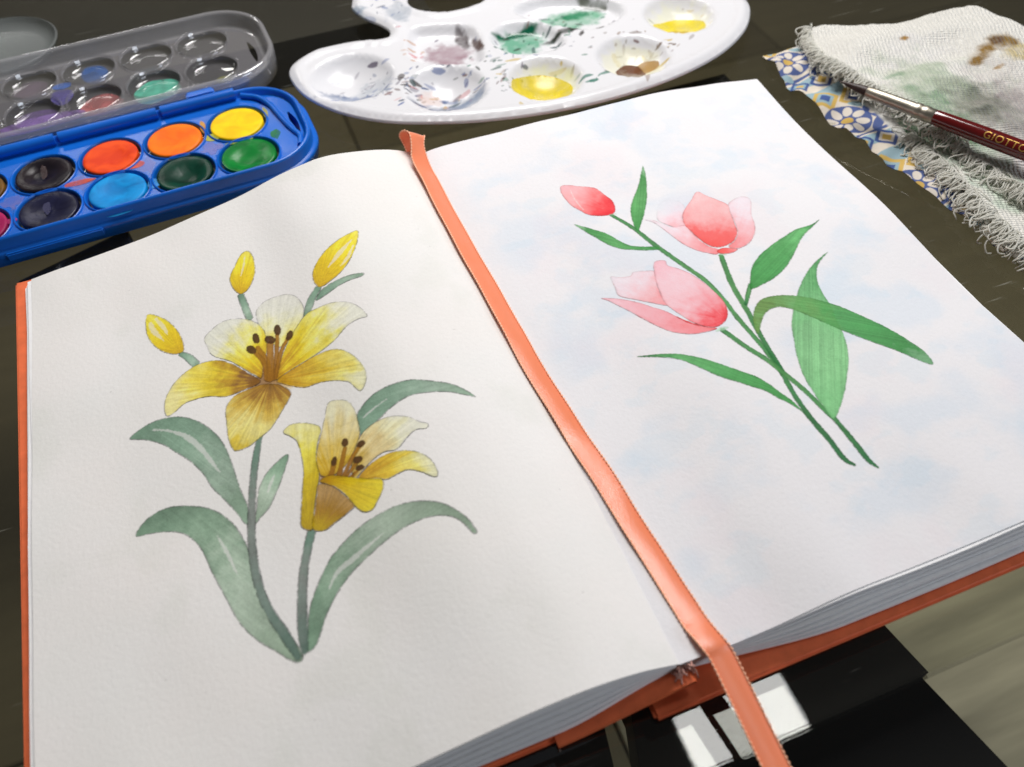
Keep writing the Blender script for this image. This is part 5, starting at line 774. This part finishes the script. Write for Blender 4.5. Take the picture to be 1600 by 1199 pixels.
# printed side: cream cloth with a blue, teal and yellow tile-like flower print
cc = Canvas(164, -80, 212, 140, 6.0, lin((226, 216, 200)))
fine = fbm(cc.X*0.4, cc.Y*0.4, 3, 4)-0.5; cc.rgb *= (1+fine[..., None]*0.12)
BLU, TEAL, YEL, CRM = lin((50, 78, 142)), lin((146, 178, 190)), lin((210, 174, 82)), lin((226, 217, 204))
def pr(P, c, al=0.95):
    sl = cc.win(P, 1); 
    if cc.X[sl].size: cc.lay(sl, sstep(0.2, -0.2, sdf(P, cc.X[sl], cc.Y[sl])+fine[sl]*0.3)*al, c)
def flower(cx, cy_, r, petal, ring, centre, n=8):
    pr(blob(cx, cy_, r, r, 1, 0.03), ring)
    for k in range(n):
        a = k*2*math.pi/n+0.2; pr(blob(cx+0.62*r*math.cos(a), cy_+0.62*r*math.sin(a), 0.30*r, 0.19*r, 3, 0.05, 14, a), petal)
    pr(blob(cx, cy_, 0.24*r, 0.24*r, 5, 0.05), centre)
def diamond(cx, cy_, s, c1, c2, c3):
    q = np.array([(0, 1), (1, 0), (0, -1), (-1, 0)], float)
    pr(np.array([cx, cy_])+q*s*1.0, c1); pr(np.array([cx, cy_])+q*s*0.66, c2); pr(np.array([cx, cy_])+q*s*0.4, c3)
def band(y0, y1, c, slant=0): pr(np.array([(164, y0), (212, y0+slant), (212, y1+slant), (164, y1)]), c)
for k, y in enumerate(np.arange(150, -100, -46)):
    band(y-6, y-14, TEAL, 3); diamond(176, y-13, 7, YEL, TEAL, BLU); diamond(188, y-16, 7, YEL, CRM, BLU); diamond(200, y-12, 7, YEL, TEAL, BLU)
    flower(177.5, y-28, 9.6, CRM, BLU, YEL); flower(196, y-27, 9.6, CRM, BLU, YEL)
    band(y-39.5, y-41, BLU, 2); band(y-42, y-47, TEAL, 2); diamond(173, y-45, 5, BLU, TEAL, YEL); diamond(184, y-45, 6, BLU, CRM, YEL); diamond(196, y-44, 6, BLU, TEAL, YEL)
    pr(blob(186.5, y-36, 5.5, 2.0, 2, 0.2, 20, 0.7), BLU); pr(blob(170, y-37, 4.5, 1.8, 3, 0.2, 20, -0.7), TEAL); pr(blob(187, y-21, 4, 1.6, 6, 0.2, 20, -0.6), TEAL)
hem = sstep(187.5, 189.0, cc.X+1.2*np.sin(cc.Y*0.05)); cc.lay((slice(None), slice(None)), hem, lin((214, 213, 208)))
cc.rgb *= 0.88
print_mat = cc.material('printed_cotton', 0.85, (420.0, 0.25, 0.0002, 4.0))
SL = [(172.1, 134), (171.1, 120), (168.6, 105), (171.8, 97.7), (171.2, 83), (173.1, 67.3), (174, 60), (176, 50), (177.7, 36), (178.6, 25), (181.2, 11.4), (182, 1.5), (181, -11), (184.2, -20), (186, -45), (187, -75)]
left_edge = smooth_open(SL, 4)
zp = lambda x, y: 1.9+1.5*(vnoise(np.asarray(y)*0.09, np.asarray(x)*0.03, 2)-0.3)+(1.2*np.sin(np.asarray(y)*0.21+np.asarray(x)*0.15)+0.9*np.sin(np.asarray(y)*0.47-np.asarray(x)*0.3+1.5*np.sin(np.asarray(y)*0.11)))*sstep(190, 172, np.asarray(x))+2.0*sstep(176, 196, np.asarray(x))
pside = sheet_region('printed_side', np.vstack([left_edge, [(210, -75), (210, 100), (206, 128), (189.5, 131.5), (180, 133.5)]]), 2.0, zp, 0.9, print_mat, rag, cc, 1.0); tag(pside, 'cream cotton side printed with blue flowers')
# white towelling layers
ct = Canvas(176, -90, 300, 145, 3.0, lin((240, 238, 230)))
ct.rgb *= (1+(fbm(ct.X*1.2, ct.Y*1.2, 71, 3)-0.5)[..., None]*0.22)
def stain(cx, cy_, rx, ry, seed, c, al, rot=0.0, soft=6.0):
    P = blob(cx, cy_, rx, ry, seed, 0.5, 26, rot); sl = ct.win(P, soft+2); X, Y = ct.X[sl], ct.Y[sl]
    if X.size: a = sstep(soft*0.5, -soft*0.6, sdf(P, X, Y)+(fbm(X*0.12, Y*0.12, seed, 5)-0.5)*soft*3.2)*al*(0.35+1.3*fbm(X*0.35, Y*0.35, seed+7, 4)); ct.lay(sl, np.clip(a, 0, 1).astype(np.float32), lin(c)/0.66, mul=True)
stain(214, 76, 14, 18, 1, (172, 186, 172), 0.55, 0, 10); stain(203, 58, 7, 24, 2, (132, 160, 138), 0.7, 0, 6); stain(221, 58, 14, 14, 3, (150, 150, 144), 0.7, 0, 8); stain(234, 42, 16, 16, 4, (160, 150, 158), 0.55, 0, 9)
stain(250, 84, 9, 2.0, 6, (128, 96, 22), 0.9, 0.42, 4.5); stain(260, 84, 6, 4, 16, (120, 92, 24), 0.85, 0.2, 5); stain(264, 76, 9, 5, 7, (168, 146, 50), 0.6, 0.2, 4); stain(226, 108, 2.0, 1.6, 8, (150, 110, 40), 0.9, 0, 1.2); stain(246, 72, 3, 1.4, 18, (160, 120, 40), 0.8, 0, 1.2)
stain(226, 20, 14, 18, 9, (170, 164, 172), 0.5, 0, 9); stain(205, 30, 6, 18, 10, (150, 175, 155), 0.5, 0, 6); stain(240, 14, 12, 14, 11, (204, 176, 184), 0.4, 0, 8); stain(222, 96, 18, 12, 12, (206, 206, 212), 0.4, 0, 10)
stain(215, 66, 22, 30, 21, (176, 186, 172), 0.6, 0, 14); stain(238, 52, 26, 22, 22, (186, 182, 184), 0.55, 0, 14); stain(222, 36, 18, 24, 24, (160, 160, 156), 0.55, 0, 12); stain(228, 64, 4, 4, 25, (110, 120, 110), 0.7, 0, 3); stain(219, 50, 5, 3, 27, (96, 110, 100), 0.6, 0, 3); stain(244, 44, 5, 4, 26, (190, 130, 160), 0.5, 0, 3)
stain(196, 30, 5, 30, 14, (140, 172, 150), 0.45); stain(192, 56, 3, 8, 15, (60, 130, 95), 0.6, 0, 2)
def towel_material():
    m = ct.material('towelling', 0.95, None, Sheen_Weight=0.3); nt = m.node_tree; b = nt.nodes['Principled BSDF']
    tc = N(nt, 'ShaderNodeTexCoord'); mp = N(nt, 'ShaderNodeMapping'); mp.inputs['Rotation'].default_value = (0, 0, 0.42)
    w = N(nt, 'ShaderNodeTexWave'); w.bands_direction = 'X'; w.inputs['Scale'].default_value = 190.0; w.inputs['Distortion'].default_value = 3.5; w.inputs['Detail'].default_value = 2; w.inputs['Detail Scale'].default_value = 2.0
    w2 = N(nt, 'ShaderNodeTexWave'); w2.bands_direction = 'Y'; w2.inputs['Scale'].default_value = 260.0; w2.inputs['Distortion'].default_value = 3.0
    ml = N(nt, 'ShaderNodeMath', operation='MULTIPLY_ADD'); ml.inputs[1].default_value = 0.6
    nt.links.new(tc.outputs['Object'], mp.inputs[0]); nt.links.new(mp.outputs[0], w.inputs['Vector']); nt.links.new(mp.outputs[0], w2.inputs['Vector'])
    nt.links.new(w2.outputs[0], ml.inputs[0]); nt.links.new(w.outputs[0], ml.inputs[2])
    bp = N(nt, 'ShaderNodeBump'); bp.inputs['Strength'].default_value = 0.65; bp.inputs['Distance'].default_value = 0.0012; nt.links.new(ml.outputs[0], bp.inputs['Height']); nt.links.new(bp.outputs[0], b.inputs['Normal']); return m
towel = towel_material()
wv = lambda x, y, s: vnoise(np.asarray(x)*0.06, np.asarray(y)*0.06, s)-0.5
zl_ = lambda x, y: 6.0+2.2*wv(x, y, 4)
lowL = smooth_open([(199, 118), (197, 105), (195, 90), (192.5, 72), (191, 50), (189, 25), (186.5, 2), (186.5, -25), (188, -75)], 4)
sheet_region('lower_fold', np.vstack([lowL, [(262, -75), (262, 80), (235, 112), (205, 124)]]), 2.5, zl_, 3.0, towel, rag, ct, 2.5)
zu = lambda x, y: 11.2+4.2*wv(x, y, 9)+2.6*(vnoise(np.asarray(x)*0.05+np.asarray(y)*0.03, np.asarray(y)*0.13, 19)-0.5)+2.2*sstep(225, 265, np.asarray(x))-1.2*sstep(110, 137, np.asarray(y))
upL = smooth_open([(194, 134), (189.5, 124), (187, 112), (188, 97), (192, 82), (196.5, 62), (199, 40), (201.5, 15), (203.5, -10), (206, -40), (210, -75)], 4)
upR = smooth_open([(292, -75), (290, 0), (286, 50), (279, 88), (270.5, 113), (262, 118.5), (248, 121), (233, 125), (218, 130.5), (206, 135.5), (198, 136)], 4)
ufold = sheet_region('upper_fold', np.vstack([upL, upR]), 2.2, zu, 4.0, towel, rag, ct, 3.0)
thread = simple('cotton_thread', (234, 233, 226), 0.95, vary=0.10, vscale=90, sheen=0.3)
def glow_through(m, c, fac):
    nt = m.node_tree; b = nt.nodes['Principled BSDF']; out = nt.nodes['Material Output']; t = N(nt, 'ShaderNodeBsdfTranslucent'); t.inputs[0].default_value = col4(c)
    mx = N(nt, 'ShaderNodeMixShader'); mx.inputs[0].default_value = fac; nt.links.new(b.outputs[0], mx.inputs[1]); nt.links.new(t.outputs[0], mx.inputs[2]); nt.links.new(mx.outputs[0], out.inputs['Surface'])
glow_through(thread, (240, 240, 232), 0.42)
def fringe(name, edge, zf, n, out, lo, hi, seed, t0=0.0, t1=1.0):
    q = np.random.default_rng(seed); E = np.asarray(edge, float); d = np.r_[0, np.cumsum(np.hypot(*np.diff(E, axis=0).T))]; parts = []
    for k in range(n):
        s = (t0+(t1-t0)*(k+q.uniform(0, 1))/n)*d[-1]; x, y = np.interp(s, d, E[:, 0]), np.interp(s, d, E[:, 1]); z = float(zf(x, y))
        L = q.uniform(lo, hi)*0.78; ang = math.radians(180+out+q.normal(0, 32)); dx, dy = math.cos(ang), math.sin(ang); nx_, ny_ = -dy, dx; c_ = q.normal(0, 0.62)*L
        p0 = np.array([x+1.4, y, z+0.1]); zz_ = max(0.35, z-q.uniform(0.3, 0.9)*L*0.75)
        p1 = p0+[dx*L*0.4+nx_*c_*0.4, dy*L*0.4+ny_*c_*0.4, 0.7]; p2 = np.array([x+dx*L*0.8+nx_*c_, y+dy*L*0.8+ny_*c_, (z+zz_)/2+0.4]); p3 = np.array([x+dx*L*0.95+nx_*c_*1.2+q.normal(0, 0.8), y+dy*L+ny_*c_*0.6+q.normal(0, 0.8), zz_])
        pts = [p0, p1, p2, p3]
        if q.random() < 0.45: pts.append(p3+[q.uniform(0.5, 2), q.normal(0, 1.2), -0.2 if zz_ > 0.6 else 0.1])
        parts.append(tube(smooth_open(pts, 3), q.uniform(0.18, 0.34), 5))
    V, F = join(parts); o = mesh_obj(name, V, F, thread, rag); o['kind'] = 'stuff'; return o
fringe('upper_fringe', upL, zu, 210, 8, 3.0, 6.0, 1, 0.0, 0.26); fringe('upper_fringe', upL, lambda x, y: zu(x, y)-0.5, 360, 8, 4.0, 8.5, 6, 0.30, 1.0)
fringe('upper_fringe', upL, lambda x, y: zu(x, y)-2.0, 240, 15, 3.0, 7.0, 3, 0.1, 1.0)
fringe('lower_fringe', lowL, zl_, 330, 10, 4.5, 9.5, 2, 0.33, 1.0); fringe('lower_fringe', lowL, lambda x, y: zl_(x, y)-1.2, 200, 25, 4.0, 10.0, 5, 0.42, 1.0)

# ------------------------------------------------------------------ paintbrush lying on the rag
tip = np.array([174.7, 84.9, 15.9]); ax = np.array([208.3-174.7, 17.1-84.9, 1.6]); ax /= np.linalg.norm(ax)
brush = empty('paintbrush', (tip[0]+ax[0]*60, tip[1]+ax[1]*60, 12), label='thin paintbrush with dark red handle and metal ferrule lying on the rag', cat='paintbrush')
brush['category'] = 'paintbrush'
sx_ = np.cross(ax, [0, 0, 1]); sx_ /= np.linalg.norm(sx_); sz_ = np.cross(sx_, ax)
def lathe_axis(name, prof, mat, parent, n=28):
    a = np.linspace(0, 2*np.pi, n, endpoint=False); rg = [tip+ax*s+0.88*r*(np.cos(a)[:, None]*sx_+np.sin(a)[:, None]*sz_) for s, r in prof]
    V, F = loft(rg, True, (True, True)); F = [f[::-1] for f in F]; return mesh_obj(name, V, F, mat, parent, auto=50)
bm_, nt, b, _ = new_mat('brush_hair'); b.inputs['Base Color'].default_value = col4((38, 22, 18)); b.inputs['Roughness'].default_value = 0.45
lathe_axis('bristles', [(0, 0.12), (2, 0.5), (5, 1.15), (8, 1.7), (11, 2.1), (14, 2.25)], simple('brush_hair_dark', (46, 26, 20), 0.5, vary=0.4, vscale=900), brush)
metal = simple('ferrule_metal', (176, 170, 156), 0.42, bump=(900, 0.3, 0.0001, 3), vary=0.10, vscale=200, metal=1.0)
lathe_axis('ferrule', [(12.5, 2.25), (12.7, 2.45), (20, 2.7), (30, 3.0), (33.0, 3.08), (33.6, 3.35), (34.6, 3.4), (35.2, 3.12), (36.2, 3.1), (36.8, 3.4), (38.0, 3.42), (38.5, 3.2), (40.8, 3.25), (41, 3.0)], metal, brush)
red = simple('red_lacquer', (92, 10, 12), 0.18, vary=0.12, vscale=60, coat=0.6)
hprof = [(40.6, 3.05), (41.4, 3.3), (46, 3.5), (56, 3.75), (66, 3.85), (76, 3.8), (95, 3.4), (120, 2.8), (150, 2.2), (175, 1.8), (182, 1.3), (184, 0.5)]
handle = lathe_axis('handle', hprof, red, brush); tag(handle, 'dark red lacquered handle with gold lettering')
fc = bpy.data.curves.new('lettering', 'FONT'); fc.body = 'GIOTTO'; fc.size = 3.9; fc.space_character = 1.12; fo = bpy.data.objects.new('lettering_source', fc); scene.collection.objects.link(fo)
bpy.context.view_layer.update()
tm = bpy.data.meshes.new_from_object(fo.evaluated_get(bpy.context.evaluated_depsgraph_get())); bpy.data.objects.remove(fo)
bmx = bmesh.new(); bmx.from_mesh(tm); bmesh.ops.subdivide_edges(bmx, edges=bmx.edges[:], cuts=2, use_grid_fill=True); bmesh.ops.triangulate(bmx, faces=bmx.faces[:])
tv = np.array([v.co[:] for v in bmx.verts]); bmx.verts.index_update(); tf = [[v.index for v in f.verts] for f in bmx.faces]; bmx.free()
s_ = 60.5+tv[:, 0]; rr = np.interp(s_, [p[0] for p in hprof], [p[1]*0.88 for p in hprof])+0.05
phi = (tv[:, 1]-1.4)/rr+math.radians(46)   # angle round the handle, measured from sx towards up
LV = tip+ax*s_[:, None]+rr[:, None]*(np.cos(phi)[:, None]*sx_+np.sin(phi)[:, None]*sz_)
gold = simple('gold_print', (206, 166, 84), 0.35, metal=0.6)
mesh_obj('lettering', LV, tf, gold, handle, smooth=False)

# ------------------------------------------------------------------ little dishes at the far corner of the table
dish = empty('clear_dish', (-158, 281, 0), label='hazy clear round dish behind the open watercolour lid', cat='dish'); dish['category'] = 'dish'
hz = clear('hazy_plastic', (0.80, 0.84, 0.84), 0.05, rough=0.2, haze=0.22, hazecol=(0.45, 0.48, 0.48))
ring = lambda cx, cy_, r, z: np.column_stack([cx+r*np.cos(th), cy_+r*np.sin(th), np.full(36, z)])
V, F = loft([ring(-158, 281, r, z) for r, z in ((1, 1.0), (20, 0.8), (24, 1.4), (26, 4.4), (26.6, 6.0), (25.8, 6.4), (24.6, 4.6), (23, 2.6), (19, 2.2), (1, 2.2))], True, (True, True)); mesh_obj('dish_body', V, F, hz, dish, auto=60)
sau = empty('white_saucer', (-198, 330, 0), label='white saucer at the far corner of the table beyond the clear dish', cat='saucer'); sau['category'] = 'saucer'
V, F = loft([ring(-198, 330, r, z) for r, z in ((1, 0.8), (14, 0.8), (16, 2), (24, 6), (30, 10.5), (30.6, 11.2), (29.8, 11.4), (23, 7.2), (15, 3.4), (1, 3.2))], True, (True, True)); mesh_obj('saucer_body', V, F, simple('white_glaze', (214, 214, 212), 0.2), sau, auto=60)
